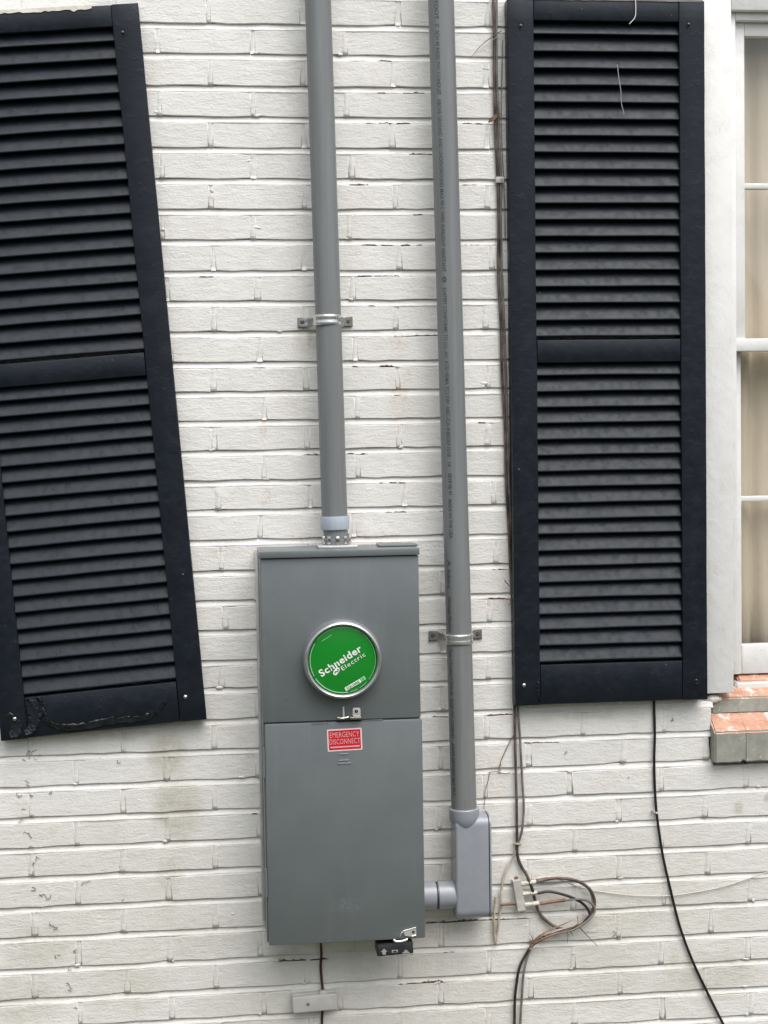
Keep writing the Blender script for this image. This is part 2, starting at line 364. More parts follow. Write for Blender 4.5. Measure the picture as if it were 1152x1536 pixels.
def make_sill_face():
    m, nt, b = mat_new('mildewed_white_sill_paint')
    pos = N(nt, 'ShaderNodeNewGeometry').outputs['Position']
    n = noise_n(nt, pos, 22, 6, .7, (1, 1, .6)); n2 = noise_n(nt, pos, 130, 4, .6)
    c = mix_col(nt, ramp(nt, n, .3, .7), (0.25, 0.25, 0.215), (0.37, 0.365, 0.32))
    c = mix_col(nt, ramp(nt, noise_n(nt, pos, 60, 4, .7), .62, .7, 0, .8), c, (0.70, 0.68, 0.63))
    L(nt, c, b.inputs['Base Color']); b.inputs['Roughness'].default_value = .8
    bump(nt, b, math_n(nt, 'ADD', n, math_n(nt, 'MULTIPLY', n2, .4)), .5, .003)
    return m
M_SILLF = make_sill_face()
def make_ground():
    m, nt, b = mat_new('lawn_and_soil')
    pos = N(nt, 'ShaderNodeNewGeometry').outputs['Position']
    c = mix_col(nt, ramp(nt, noise_n(nt, pos, 1.2, 6, .7), .4, .65), (0.055, 0.075, 0.03), (0.13, 0.10, 0.07))
    c = mix_col(nt, ramp(nt, noise_n(nt, pos, 60, 4, .7), .4, .7), c, (0.09, 0.10, 0.045), 'MIX')
    L(nt, c, b.inputs['Base Color']); b.inputs['Roughness'].default_value = .95
    bump(nt, b, noise_n(nt, pos, 80, 4, .7), .8, .02)
    return m

# ------------------------------------------------------------------ ground
bm = bmesh.new(); bmesh.ops.create_grid(bm, x_segments=8, y_segments=8, size=60)
g = mobj('ground', bm, make_ground()); g['kind'] = 'structure'

# unseen belt of trees, added to darken reflections and cut low sky light
bm = bmesh.new(); nu, nv = 120, 14; G = []
for i in range(nu+1):
    a = R(-78+156*i/nu); row = []
    for j in range(nv+1):
        s = j/nv; top = 3.4+0.9*mnoise.noise(Vector((i*.13, 0, 3)))+.8*mnoise.noise(Vector((i*.6, 0, 9)))
        q = Vector((i*.45, j*.8, 1)); rr = 13+1.6*mnoise.noise(q)+.8*mnoise.noise(q*2.3)-1.6*math.sin(math.pi*s*.9)
        row.append(bm.verts.new((rr*math.sin(a), -rr*math.cos(a), top*s)))
    G.append(row)
for i in range(nu):
    for j in range(nv): bm.faces.new((G[i][j], G[i+1][j], G[i+1][j+1], G[i][j+1]))
o = mobj('added_tree_belt', bm, simple('added_tree_foliage', (.045, .065, .03), .8, 0, 6, .9, .2, .5)); o['kind'] = 'stuff'
tag(o, 'unseen tree belt added behind the camera to darken reflections', 'trees')

# ------------------------------------------------------------------ brick wall
ROWZ = [2.6428, 2.5767, 2.5065, 2.4389, 2.3703, 2.302, 2.2348, 2.1671, 2.098, 2.0313, 1.9631, 1.8948, 1.8291, 1.7638, 1.6974, 1.6301, 1.5636, 1.496, 1.4267,
        1.3595, 1.2922, 1.2242, 1.1601, 1.0892, 1.0213, 0.9522, 0.8821, 0.8139, 0.7475, 0.6785, 0.6096, 0.5377, 0.4688, 0.4031]
PIT = 0.0679
lines = {i: z for i, z in enumerate(ROWZ)}           # z of the under edge of course i
for i in range(34, 41): lines[i] = lines[i-1]-PIT
for i in range(-1, -13, -1): lines[i] = lines[i+1]+PIT
RMIN, RMAX = -11, 39
XL, XR = -2.1, 2.6
JT = 0.0140                                           # bed joint
# measured head joints: course -> list of x pixels (with the y of the course)
MEAS = {1: (63, [236.5, 379.7, 516.5]), 3: (155, [239, 379.7, 520]), 5: (250, [243, 380]), 7: (340, [243, 380, 524]), 9: (433, [386, 529]), 11: (525, [390, 533]), 13: (612, [396.6, 536]),
        15: (702, [396.6, 537]), 2: (108, [316, 455, 589, 728.7]), 4: (200, [316, 456.5, 588, 730]), 6: (295, [317, 458, 593, 731]), 8: (387, [320, 456.5, 598.5]), 10: (478, [321, 458, 593, 728.7]),
        12: (570, [320, 459, 597, 732.6]), 14: (657, [321, 460, 598.5, 731]), 16: (745, [327.6, 465.6, 607.6]), 18: (835, [332, 745]), 20: (925, [337.5]), 22: (1013, [333]),
        26: (1190, [47, 184, 322.6, 855, 1118]), 28: (1280, [47, 184, 322.6, 1122]), 30: (1370, [51, 186, 322.6, 860]), 32: (1455, [51, 191, 324.5, 860, 992, 1122]), 34: (1520, [120, 862, 994, 1127]),
        27: (1235, [115, 251.5, 390, 928, 1058]), 29: (1325, [117, 253, 390, 929, 1062]), 31: (1410, [117, 255, 928, 1067]), 33: (1500, [120, 257, 395.5, 510, 930]), 24: (1085, [875]), 25: (1125, [60, 935])}
def head_joints(r):
    t = min(1, max(0, (r-14)/12)); e = -0.270-0.028*t
    a = e if r % 2 == 0 else e+0.1000
    if r == 34 or r == 25: pass
    xs = []
    for k in range(-12, 17):
        x = a+(0.2040*k if k < 0 else 0.2090*k)
        xs.append(x+random.uniform(-.004, .004))
    if r in MEAS:
        y, px = MEAS[r]
        for p in px:
            x = at(p, y, 0).x
            j = min(range(len(xs)), key=lambda q: abs(xs[q]-x))
            if abs(xs[j]-x) < 0.07: xs[j] = x
    return [x for x in xs if XL < x < XR]
# things that hide parts of the wall (for choosing which bricks are worth an object)
def hidden(x0, x1, z0, z1):
    def inside(a, b, c, d): return x0 > a and x1 < b and z0 > c and z1 < d
    return inside(.405, .85, 1.11, 2.9) or inside(-.16, .16, .585, 1.46) or inside(-.95, -.46, 1.10, 2.9)
def in_frame(x0, x1, z0, z1): return x1 > -0.79 and x0 < 1.02 and z1 > 0.30 and z0 < 2.73
WIN = (0.832, 1.86, 1.092, 2.86)                      # opening of the window in the brickwork
SILLBOX = (at(1070, 1120, 0).x, 1.90, at(1075, 1146, 0).z, 1.105)

wall = thing('brick_wall', 'white painted brick house wall behind the grey panel and black shutters', 'wall', (0, 0, 0))
def brick_bm(length, height, seed, bm=None, ox=0, oy=0, oz=0):
    """one brick, centred; uneven outline, rounded painted arrises"""
    rnd = random.Random(seed); own = bm is None
    if own: bm = bmesh.new()
    hx, hz = length/2, height/2; nx = 5
    def ring(y, inset, wob):
        pts = []
        for i in range(nx+1): pts.append((-hx+inset+(2*hx-2*inset)*i/nx, -hz+inset))
        for i in range(nx+1): pts.append((hx-inset-(2*hx-2*inset)*i/nx, hz-inset))
        return pts
    wob = [(rnd.uniform(-.0016, .0016), rnd.uniform(-.0013, .0013)) for _ in range(2*(nx+1))]
    for c in (0, nx, nx+1, 2*nx+1):                    # corners knocked back a little
        x, z = wob[c]; wob[c] = (x+(.002 if c in (0, 2*nx+1) else -.002)*rnd.random(), z+(.002 if c in (0, nx) else -.002)*rnd.random())
    tilt = rnd.uniform(-.010, .010); fy = rnd.uniform(-.0014, .0010); warp = [rnd.uniform(-.0006, .0006) for _ in range(nx+1)]
    R_ = []
    for (y, inset) in ((0.030, 0.0), (0.0016, 0.0), (0.0004, 0.0005), (0.0, 0.0016)):
        row = []
        for i, (p, w) in enumerate(zip(ring(y, inset, wob), wob)):
            k = i if i <= nx else 2*nx+1-i
            yy = y+(fy+tilt*p[1]+warp[k] if y < .02 else 0)
            row.append(bm.verts.new((ox+p[0]+w[0], oy+yy, oz+p[1]+w[1])))
        R_.append(row)
    n = len(R_[0]); front = []
    for a, b in zip(R_, R_[1:]):
        for i in range(n):
            f = bm.faces.new((a[i], a[(i+1) % n], b[(i+1) % n], b[i])); f.smooth = True
    F = R_[-1]
    for i in range(nx):
        f = bm.faces.new((F[i], F[i+1], F[n-2-i], F[n-1-i])); f.smooth = False
    return bm
protos = []
for s in range(14):
    bm = brick_bm(0.2, 0.0574, 100+s); bm.normal_update()
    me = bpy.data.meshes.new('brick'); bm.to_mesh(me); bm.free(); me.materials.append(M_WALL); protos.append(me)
hprotos = []
for s in range(8):
    bm = brick_bm(0.1, 0.0574, 300+s); bm.normal_update()
    me = bpy.data.meshes.new('brick'); bm.to_mesh(me); bm.free(); me.materials.append(M_WALL); hprotos.append(me)

cells = []        # (x0, x1, z0, z1) of every brick
heads = []        # head joints
HJ = 0.0085
for r in range(RMIN, RMAX+1):
    z0 = lines[r]+JT*0.22; z1 = lines[r-1]-JT*0.78
    xs = head_joints(r)
    for a, b in zip(xs, xs[1:]):
        x0, x1 = a+HJ/2, b-HJ/2
        for (bx0, bx1, bz0, bz1) in (WIN, SILLBOX):
            if z1 > bz0+.02 and z0 < bz1-.02:
                if x0 >= bx0-.02 and x1 <= bx1+.02: x0 = x1 = 0
                elif x0 < bx0 < x1: x1 = bx0-.003
                elif x0 < bx1 < x1: x0 = bx1+.003
        if x1-x0 > 0.02: cells.append((x0, x1, z0, z1))
    heads += [(x, z0, z1) for x in xs]
vis = [c for c in cells if in_frame(*c) and not hidden(*c)]
vis.sort(key=lambda c: -((c[1]-c[0])*(c[3]-c[2])))
visset = set(vis[:300])
stuff = bmesh.new()
for i, c in enumerate(cells):
    x0, x1, z0, z1 = c; cx, cz = (x0+x1)/2, (z0+z1)/2; ln = x1-x0
    if c in visset:
        half = ln < 0.15
        o = bpy.data.objects.new('brick', random.choice(hprotos if half else protos)); link(o, wall)
        o.location = (cx, 0, cz); o.scale = (ln/(0.1 if half else 0.2), 1, (z1-z0)/0.0574)
        o.rotation_euler = (0, random.uniform(-.006, .006), 0)
        if random.random() < 0.0: o.scale.x *= -1
    else:
        brick_bm(ln, z1-z0, 1000+i, stuff, cx, 0, cz)
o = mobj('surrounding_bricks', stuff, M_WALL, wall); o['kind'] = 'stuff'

# mortar: weather-struck bed joints (deep under the upper brick, flush on the lower one), nearly flush heads
CHIPS = [(566, 587, 91, 1), (605, 636, 137, 1), (566, 578, 137, .8), (568, 588, 182, 1.1), (596, 615, 183, .9), (548, 563, 183, .7), (614, 648, 229, 1.1), (524, 555, 276, 1), (561, 575, 276, .9), (620, 634, 321, .8),
         (542, 566, 368, .9), (602, 615, 364, 1.1), (572, 590, 368, .7), (622, 633, 368, .7), (692, 725, 182, .8), (692, 717, 274, .8), (554, 563, 458, 1), (622, 658, 501, 1.1), (528, 536, 548, .9), (570, 590, 548, 1),
         (592, 601, 593, 1), (520, 531, 680, 1), (541, 550, 680, .7), (568, 608, 724, .6), (576, 588, 767, .8), (590, 610, 767, .9), (660, 665, 765, 1), (717, 727, 631, .9), (456, 479, 682, 1.1), (380, 398, 552, .8),
         (299, 320, 411, .8), (639, 719, 1382, 1.2), (418, 458, 1437, 1.2), (466, 493, 1436, 1.0), (595, 630, 1472, .7), (632, 664, 1471, 1.2), (664, 683, 1425, .7), (646, 674, 1073, 1.0), (731, 770, 1069, .9), (737, 761, 853, .7),
         (730, 759, 896, .8), (784, 839, 1112, .7), (720, 794, 1377, .8), (375, 400, 1212, .6), (690, 720, 364, .6), (560, 600, 408, .7), (536, 560, 411, .7), (590, 625, 501, .7)]
chipw = []
for a, b, y, w in CHIPS:
    p0, p1 = at(a, y, 0), at(b, y, 0); zc = (p0.z+p1.z)/2
    r = min(lines, key=lambda q: abs(lines[q]-JT*0.78-zc)); chipw.append((r, p0.x, p1.x, w))
bm = bmesh.new(); lay = bm.verts.layers.float.new('chip')
def nz(x, r, k, s): return mnoise.noise(Vector((x*s, r*3.7, k*9.1)))
for r in range(RMIN-1, RMAX+1):
    zl = lines[r]
    inside = 0 <= r <= 34
    step = 0.005 if inside else 0.03
    spans = [(XL, XR)]
    for (bx0, bx1, bz0, bz1) in (WIN, SILLBOX):
        if bz0 < zl < bz1: spans = [(s0, min(s1, bx0)) for s0, s1 in spans if s0 < bx0]+[(max(s0, bx1), s1) for s0, s1 in spans if s1 > bx1]
    for (s0, s1) in spans:
        n = max(2, int((s1-s0)/step)); prev = None
        for i in range(n+1):
            x = s0+(s1-s0)*i/n
            w1 = 0.0013*nz(x, r, 0, 14)+0.0006*nz(x, r, 1, 60); w2 = 0.0017*nz(x, r, 2, 11)+0.0008*nz(x, r, 3, 70); dy = 0.0014*nz(x, r, 4, 9)
            top, bot = zl+JT*0.22, zl-JT*0.78
            ch = 0.0
            for (cr, c0, c1, w) in chipw:
                if cr == r and c0-.006 < x < c1+.006: ch = max(ch, w*min(1, max(0, min(x-c0+.006, c1-x+.006)/.009)))
            cs = [((x, .020, top+.003), 0), ((x, .0049+dy, top-.0002+w1*.3), 0), ((x, .0043+dy, top-.0044+w1), 0), ((x, .0018+dy*.5, bot+.0030+w2), ch*.45), ((x, -.0002+dy*.4, bot+.0006+w2*.8), ch), ((x, .0012, bot-.0012+w2*.5), ch), ((x, .02, bot-.003), 0)]
            cur = []
            for co, cv in cs:
                v = bm.verts.new(co); v[lay] = cv; cur.append(v)
            if prev:
                for k in range(len(cur)-1):
                    f = bm.faces.new((prev[k], prev[k+1], cur[k+1], cur[k])); f.smooth = True
            prev = cur
for (x, z0, z1) in heads:
    zc = (z0+z1)/2
    if any(b0 < x < b1 and c0 < zc < c1 for (b0, b1, c0, c1) in (WIN, SILLBOX)): continue
    rnd = random.Random(int(x*1e4)+int(zc*1e3)); flush = rnd.random() < .72; d = rnd.choice([-.0002, .0001, .0004]) if flush else rnd.choice([.0006, .0012, .0020]); prev = None
    for k in range(-1, 7):
        z = z0+.0004+(z1-z0-.0010)*max(k, 0)/6; j = rnd.uniform(-.0016, .0016); dd = d+rnd.uniform(-.0006, .0006) if k >= 0 else .012
        e_ = (.0042 if flush else .003)+rnd.uniform(-.0014, .0010)
        cur = [bm.verts.new((x-HJ/2-e_, dd+.0022, z)), bm.verts.new((x-HJ/3+j, dd, z)), bm.verts.new((x+HJ/3+j, dd-.0002, z)), bm.verts.new((x+HJ/2+e_, dd+.0022, z))]
        if prev:
            for q in range(3):
                f = bm.faces.new((prev[q], prev[q+1], cur[q+1], cur[q])); f.smooth = True; f.material_index = 1
        prev = cur
# squeezed-out mortar and paint dabs, mostly where head and bed joints meet
rsm = random.Random(77); tb = bmesh.new(); bmesh.ops.create_icosphere(tb, subdivisions=2, radius=1); tb.verts.index_update()
ICO_V = [v.co.copy() for v in tb.verts]; ICO_F = [[v.index for v in f.verts] for f in tb.faces]; tb.free()
for (x, z0, z1) in heads:
    if any(b0 < x < b1 and c0 < (z0+z1)/2 < c1 for (b0, b1, c0, c1) in (WIN, SILLBOX)) or not in_frame(x, x, z0, z1): continue
    for q in range(rsm.choice([0, 0, 0, 1, 1])):
        zc = rsm.choice([z0+.001, z1-.001, z0+.002, rsm.uniform(z0, z1)]); xc = x+rsm.uniform(-.012, .012)
        if rsm.random() < .18: xc = x+rsm.uniform(-.1, .1)
        ax, az, ay = rsm.uniform(.003, .009), rsm.uniform(.0016, .0042), rsm.uniform(.0007, .0015); sh = rsm.uniform(-.5, .5); nv_ = []
        for c_ in ICO_V:
            k = 1+.7*mnoise.noise(c_*1.6+Vector((x*50, zc*50, q)))
            nv_.append(bm.verts.new((xc+(c_.x+sh*c_.z)*ax*k, .0006+c_.y*ay*k, zc+c_.z*az*k)))
        for fi in ICO_F: bm.faces.new([nv_[w] for w in fi]).smooth = True
bmesh.ops.recalc_face_normals(bm, faces=bm.faces)
for f in bm.faces:
    f.normal_update()
    if f.normal.y > 0.02 and len(f.verts) == 4: f.normal_flip()
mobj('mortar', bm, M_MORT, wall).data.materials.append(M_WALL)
# solid backing behind the brick faces, with the window opening left free
bm = bmesh.new()
for (a, b, c, d) in ((XL, WIN[0]+.0, -0.02, 3.46), (WIN[1], XR, -0.02, 3.46), (WIN[0], WIN[1], -0.02, WIN[2]-.12), (WIN[0], WIN[1], WIN[3]+.001, 3.46)):
    add_box(bm, a, b, 0.024, 0.12, c, d)
mobj('backing', bm, M_WALL, wall)

# ------------------------------------------------------------------ shutters
SW, ST = 0.453, 0.036; SH = at(1053, 2, ST).z-at(1061.5, 1049, ST).z       # width, height, thickness
STL, RT, RM, RB = 0.059, 0.048, 0.051, 0.092
ZB1 = RB+0.4325*SH; ZM1 = ZB1+RM; ZT0 = SH-RT
def rough_board(name, x0, x1, z0, z1, y0, y1, parent, seed, wob=.0008, bev=.0022, step=.05):
    """a painted timber member: box with slightly wandering arrises"""
    bm = bmesh.new(); add_box(bm, x0, x1, y0, y1, z0, z1)
    long_z = (z1-z0) > (x1-x0); n = max(2, int(max(z1-z0, x1-x0)/step))
    es = [e for e in bm.edges if abs((e.verts[0].co-e.verts[1].co).z if long_z else (e.verts[0].co-e.verts[1].co).x) > 1e-5]
    bmesh.ops.subdivide_edges(bm, edges=es, cuts=n, use_grid_fill=True)
    long_e = [e for e in bm.edges if e.calc_face_angle(0) > 1.0]
    bmesh.ops.bevel(bm, geom=long_e, offset=bev, segments=2, profile=.5, affect='EDGES')
    for v in bm.verts:
        q = Vector((v.co.x*9+seed*3.1, v.co.y*30, v.co.z*9+seed))
        v.co += Vector((mnoise.noise(q), 0.5*mnoise.noise(q+Vector((7, 7, 7))), mnoise.noise(q+Vector((3, 9, 1)))))*wob
    return auto_smooth(mobj(name, bm, M_SHUT, parent), 40)
def slat_mesh(seed, w):
    """one louvre blade: rounded nose at the low front edge, leaning back to the top"""
    rnd = random.Random(seed); bm = bmesh.new()
    prof = [(-.0300, .0005), (-.0312, .0020), (-.0308, .0044), (-.0292, .0070), (-.0088, .0480), (-.0052, .0472), (-.0254, .0040), (-.0275, .0006)]
    n = 12; prev = None; a, b = rnd.uniform(0, 50), rnd.uniform(0, 50)
    for i in range(n+1):
        x = -w/2+w*i/n
        dz = .0009*mnoise.noise(Vector((x*7+a, b, 0))); dy = .0007*mnoise.noise(Vector((x*8+b, a, 2)))
        cur = [bm.verts.new((x, y+dy, z+dz)) for y, z in prof]
        if prev:
            for k in range(len(prof)):
                f = bm.faces.new((prev[k], prev[(k+1) % len(prof)], cur[(k+1) % len(prof)], cur[k])); f.smooth = True
        else: bm.faces.new(cur[::-1])
        prev = cur
    bm.faces.new(prev); bmesh.ops.recalc_face_normals(bm, faces=bm.faces)
    for e in bm.edges:
        if e.calc_face_angle(0) > R(62): e.smooth = False
    me = bpy.data.meshes.new('slat'); bm.normal_update(); bm.to_mesh(me); bm.free(); me.materials.append(M_SHUT)
    return me
SLATS = [slat_mesh(50+i, SW-2*STL+.006) for i in range(8)]
def make_shutter(label, corner, tilt, seed):
    """corner: the lower right corner of the front face"""
    t = thing('louvered_shutter', label, 'shutter', (0, 0, 0), 'black louvered window shutters')
    hx = SW/2; f, k = -ST, .001
    rough_board('stile', -hx, -hx+STL, 0, SH, f, k, t, seed+1); rough_board('stile', hx-STL, hx, 0, SH, f, k, t, seed+2)
    e = .0006
    rough_board('top_rail', -hx+STL+e, hx-STL-e, SH-RT, SH-.001, f+.0012, k-.001, t, seed+3)
    rough_board('middle_rail', -hx+STL+e, hx-STL-e, ZB1, ZM1, f+.0012, k-.001, t, seed+4)
    rough_board('bottom_rail', -hx+STL+e, hx-STL-e, .001, RB, f+.0012, k-.001, t, seed+5)
    rnd = random.Random(seed)
    for (z0, z1) in ((ZM1, ZT0), (RB, ZB1)):
        p = (z1-z0)/19
        for i in range(19):
            o = bpy.data.objects.new('slat', rnd.choice(SLATS)); link(o, t); o.location = (rnd.uniform(-.0008, .0008), 0, z0+i*p-.002+p*.22+rnd.uniform(-.0008, .0008)); o.rotation_euler = (rnd.uniform(-.03, .03), rnd.uniform(-.0025, .0025), 0)
    t.rotation_euler = (0, tilt, 0)
    M = Matrix.Rotation(tilt, 4, 'Y'); t.location = Vector(corner)-M @ Vector((hx, -ST, 0))
    return t
def shutter_screw(t, x, z, hole=True, bright=False):
    if hole: lathe('screw_hole', [(0, .0002), (.0055, .0002), (.0072, .0012), (.0075, -.002)], frame_to((x, -ST-.0005, z), OUT), M_DARK, t, 16)
    lathe('screw', [(0, .0026), (.0026, .0024), (.0042, .0014), (.0044, 0)], frame_to((x, -ST-.0008, z), OUT), M_CHROME if bright else M_PEEL, t, 14)
DS = ST+.0035
cr = at(1061.5, 1049, DS); tr = at(1053, 2, DS)
right = make_shutter('black louvered shutter hanging straight beside the window', (cr.x, -DS, cr.z), 0.0, 10)
cl = at(310, 1079, DS); tl = at(207, 4, DS)
left = make_shutter('black louvered shutter hanging crooked left of the grey panel', (cl.x, -DS, cl.z), math.atan2(tl.x-cl.x, tl.z-cl.z), 40)
left.scale.z = (tl-cl).length/SH
def sloc(sh, px, py):
    p = at(px, py, DS); M = Matrix.Rotation(sh.rotation_euler.y, 4, 'Y'); q = M.inverted() @ (p-sh.location); return q.x, q.z
for px, py, h, b in ((781, 39, True, False), (1033, 37, True, False), (786, 1028, False, True), (1044, 1021, True, False)): shutter_screw(right, *sloc(right, px, py), h, b)
for px, py, h, b in ((183, 40, True, False), (278, 1045, False, True), (22, 1078, False, True)): shutter_screw(left, *sloc(left, px, py), h, b)
# chipped bare edge on the top of the crooked shutter
bm = bmesh.new(); prev = None; rnd = random.Random(3)
for i in range(46):
    x = -SW/2+.004+(SW*0.77)*i/45; lo = SH-.0045-.009*abs(mnoise.noise(Vector((x*40, 1, 2))))*(1.2-.6*i/45)-.003*rnd.random()
    cur = [bm.verts.new((x, -ST-.0007, SH+.0012)), bm.verts.new((x, -ST-.0007, lo)), bm.verts.new((x, -ST+.003, lo)), bm.verts.new((x, -.004, SH+.0012))]
    if prev:
        for k in range(4): bm.faces.new((prev[k], prev[(k+1) % 4], cur[(k+1) % 4], cur[k]))
    else: bm.faces.new(cur[::-1])
    prev = cur
bm.faces.new(prev); bmesh.ops.recalc_face_normals(bm, faces=bm.faces)
o = mobj('chipped_edge', bm, M_CREAMW, left); o['label'] = 'bare cream wood along the chipped top edge'
bm = bmesh.new(); prev = None
for i in range(41):
    x = -SW/2+.004+(SW-.008)*i/40; lo = SH-.0030-.002*abs(mnoise.noise(Vector((x*30, 5, 2))))
    cur = [bm.verts.new((x, -ST-.0005, SH+.0012)), bm.verts.new((x, -ST-.0005, lo)), bm.verts.new((x, -ST+.003, lo)), bm.verts.new((x, -.004, SH+.0012))]
    if prev:
        for k in range(4): bm.faces.new((prev[k], prev[(k+1) % 4], cur[(k+1) % 4], cur[k]))
    else: bm.faces.new(cur[::-1])
    prev = cur
bm.faces.new(prev); bmesh.ops.recalc_face_normals(bm, faces=bm.faces)
mobj('worn_edge', bm, M_CGREY, right)
# curled paint film along the bottom rail of the crooked shutter
def peel(name, pix, width, seed, parent):
    bm = bmesh.new(); P = catmull([(*sloc(parent, a, b), 0) for a, b in pix], 8); prev = None
    for i, p in enumerate(P):
        w = width*(.45+.55*math.sin(math.pi*i/(len(P)-1)))*(1+.5*mnoise.noise(Vector((i*.4, seed, 0))))
        t = (P[min(i+1, len(P)-1)]-P[max(i-1, 0)]).normalized(); nrm = Vector((-t.y, t.x, 0)); cur = []
        for k in range(7):
            s = k/6; lift = .0006+.0024*(s**2)*(1+.9*mnoise.noise(Vector((i*.5, k*.6, seed))))
            q = p+nrm*(s-.5)*w+nrm*.006*mnoise.noise(Vector((i*.9, k*.8, seed+5)))
            cur.append(bm.verts.new((q.x, -ST-lift, q.y)))
        if prev:
            for k in range(6):
                f = bm.faces.new((prev[k], cur[k], cur[k+1], prev[k+1])); f.smooth = True
        prev = cur
    bmesh.ops.recalc_face_normals(bm, faces=bm.faces)
    o = mobj(name, bm, M_PEEL, parent); md = o.modifiers.new('film', 'SOLIDIFY'); md.thickness = .0006
    return o
peel('peeling_paint', [(62, 1062), (72, 1083), (95, 1091), (130, 1089), (170, 1081), (215, 1077), (236, 1065), (250, 1050)], .016, 1, left)
peel('peeling_paint', [(40, 1048), (46, 1060), (52, 1075), (48, 1092), (38, 1100)], .024, 2, left)
peel('peeling_paint', [(12, 1070), (22, 1084), (24, 1098), (14, 1104)], .024, 3, left)
peel('peeling_paint', [(56, 1045), (64, 1060), (58, 1078)], .009, 6, left)
peel('peeling_paint', [(806, 1022), (807, 1040), (812, 1054)], .006, 9, right)

# ------------------------------------------------------------------ window, curtain, sill
win = thing('sash_window', 'white painted double-hung window with muntins beside the straight shutter', 'window', (1.36, 0.05, 1.2))
def wbox(name, x0, x1, y0, y1, z0, z1, mat, bev=.002):
    bm = bmesh.new(); add_box(bm, x0, x1, y0, y1, z0, z1, bev, 2)
    bmesh.ops.translate(bm, verts=bm.verts, vec=-Vector(win.location)); return auto_smooth(mobj(name, bm, mat, win))
def wx(px, py, Y): return at(px, py, -Y).x
def wzz(px, py, Y): return at(px, py, -Y).z
cxi = wx(1099, 500, -.004); WR = 1.79
casz0 = wzz(1080, 1040, -.004); headz = wzz(1110, 15, -.004)
wbox('casing', WIN[0]-.004, cxi, -.004, .10, casz0, WIN[3]+.004, M_TRIM, .003)
wbox('casing', WR+.0, WIN[1]+.004, -.004, .10, casz0, WIN[3]+.004, M_TRIM, .003)
wbox('head_casing', cxi+.0005, WR-.0005, -.0035, .10, headz, WIN[3]+.003, M_TRIM, .003)
s1 = wx(1105, 500, .014); hz1 = wzz(1110, 30, .014)
wbox('stop', cxi+.0003, s1, .014, .10, wzz(1105, 1008, .014), headz-.0003, M_TRIM); wbox('stop', WR-.012, WR-.0003, .014, .10, wzz(1105, 1008, .014), headz-.0003, M_TRIM)
wbox('head_stop', s1+.0003, WR-.0125, .0145, .10, hz1, headz-.0006, M_TRIM)
# upper sash
us = wx(1117.5, 300, .034); uz1 = wzz(1120, 54, .034); mr0, mr1 = wzz(1120, 527, .034), wzz(1120, 506, .034)
ux1 = WR-.035
wbox('upper_stile', s1+.0004, us, .034, .064, mr0, hz1-.0004, M_TRIM); wbox('upper_stile', ux1, WR-.0126, .034, .064, mr0, hz1-.0004, M_TRIM)
wbox('upper_rail', us+.0003, ux1-.0003, .0345, .064, uz1, hz1-.0008, M_TRIM)
wbox('meeting_rail', s1+.0008, WR-.0130, .0285, .066, mr0, mr1-.003, M_TRIM, .003)
zm = wzz(1130, 279, .040); wbox('muntin', us+.0003, ux1-.0003, .040, .060, zm-.0065, zm+.0065, M_TRIM)
for k in (1, 2): 
    x = us+(ux1-us)*k/3; wbox('muntin', x-.0065, x+.0065, .0405, .0595, mr1, uz1-.0003, M_TRIM)
wbox('pane', us-.002, ux1+.002, .050, .053, mr1-.004, uz1+.003, M_GLASS, 0)
# lower sash
ls = wx(1112, 700, .070); lz0, lz1 = wzz(1120, 967, .070), mr0+.012; lb = wzz(1120, 1011, .070)
wbox('lower_stile', s1-.006, ls, .070, .099, lb, lz1+.02, M_TRIM); wbox('lower_stile', ux1+.005, WR-.0128, .070, .099, lb, lz1+.02, M_TRIM)
wbox('lower_rail', ls+.0003, ux1+.0047, .0705, .099, lb, lz0, M_TRIM, .003); wbox('lower_top_rail', ls+.0003, ux1+.0047, .0705, .099, mr0+.004, lz1+.02, M_TRIM)
zm = wzz(1130, 748, .074); wbox('muntin', ls+.0003, ux1+.0047, .074, .094, zm-.0062, zm+.0062, M_TRIM)
for k in (1, 2):
    x = ls+(ux1+.005-ls)*k/3; wbox('muntin', x-.0062, x+.0062, .0745, .0935, lz0+.0003, mr0+.004, M_TRIM)
wbox('pane', ls-.002, ux1+.007, .083, .086, lz0-.003, lz1, M_GLASS, 0)
wbox('inner_jamb', WIN[0]+.01, s1-.001, .1005, .24, 1.10, WIN[3], M_TRIM, 0)
# curtain
bm = bmesh.new(); prev = None; n = 110
for i in range(n+1):
    x = .90+1.0*i/n; y = .132+.006*math.sin(x*52)+.004*math.sin(x*137+1)
    if x < wx(1123, 700, .13): y -= .012
    cur = [bm.verts.new((x+.004*math.sin(k*1.7+x*20), y+.003*math.sin(k+x*40), 1.12+1.72*k/8)) for k in range(9)]
    if prev:
        for k in range(8):
            f = bm.faces.new((prev[k], cur[k], cur[k+1], prev[k+1])); f.smooth = True
    prev = cur
o = mobj('curtain', bm, M_CURT); md = o.modifiers.new('cloth', 'SOLIDIFY'); md.thickness = .0015
tag(o, 'beige curtain hanging behind the window glass', 'curtain')
# dim room behind the curtain
bm = bmesh.new()
for a in ((.86, 1.9, .60, .62, 1.0, 2.9), (.84, .86, .125, .62, 1.0, 2.9), (1.9, 1.92, .125, .62, 1.0, 2.9), (.84, 1.92, .125, .62, 2.9, 2.92), (.84, 1.92, .125, .62, .98, 1.0)): add_box(bm, *a)
o = mobj('room_interior', bm, simple('dim_plaster', (.35, .33, .30), .9)); o['kind'] = 'structure'
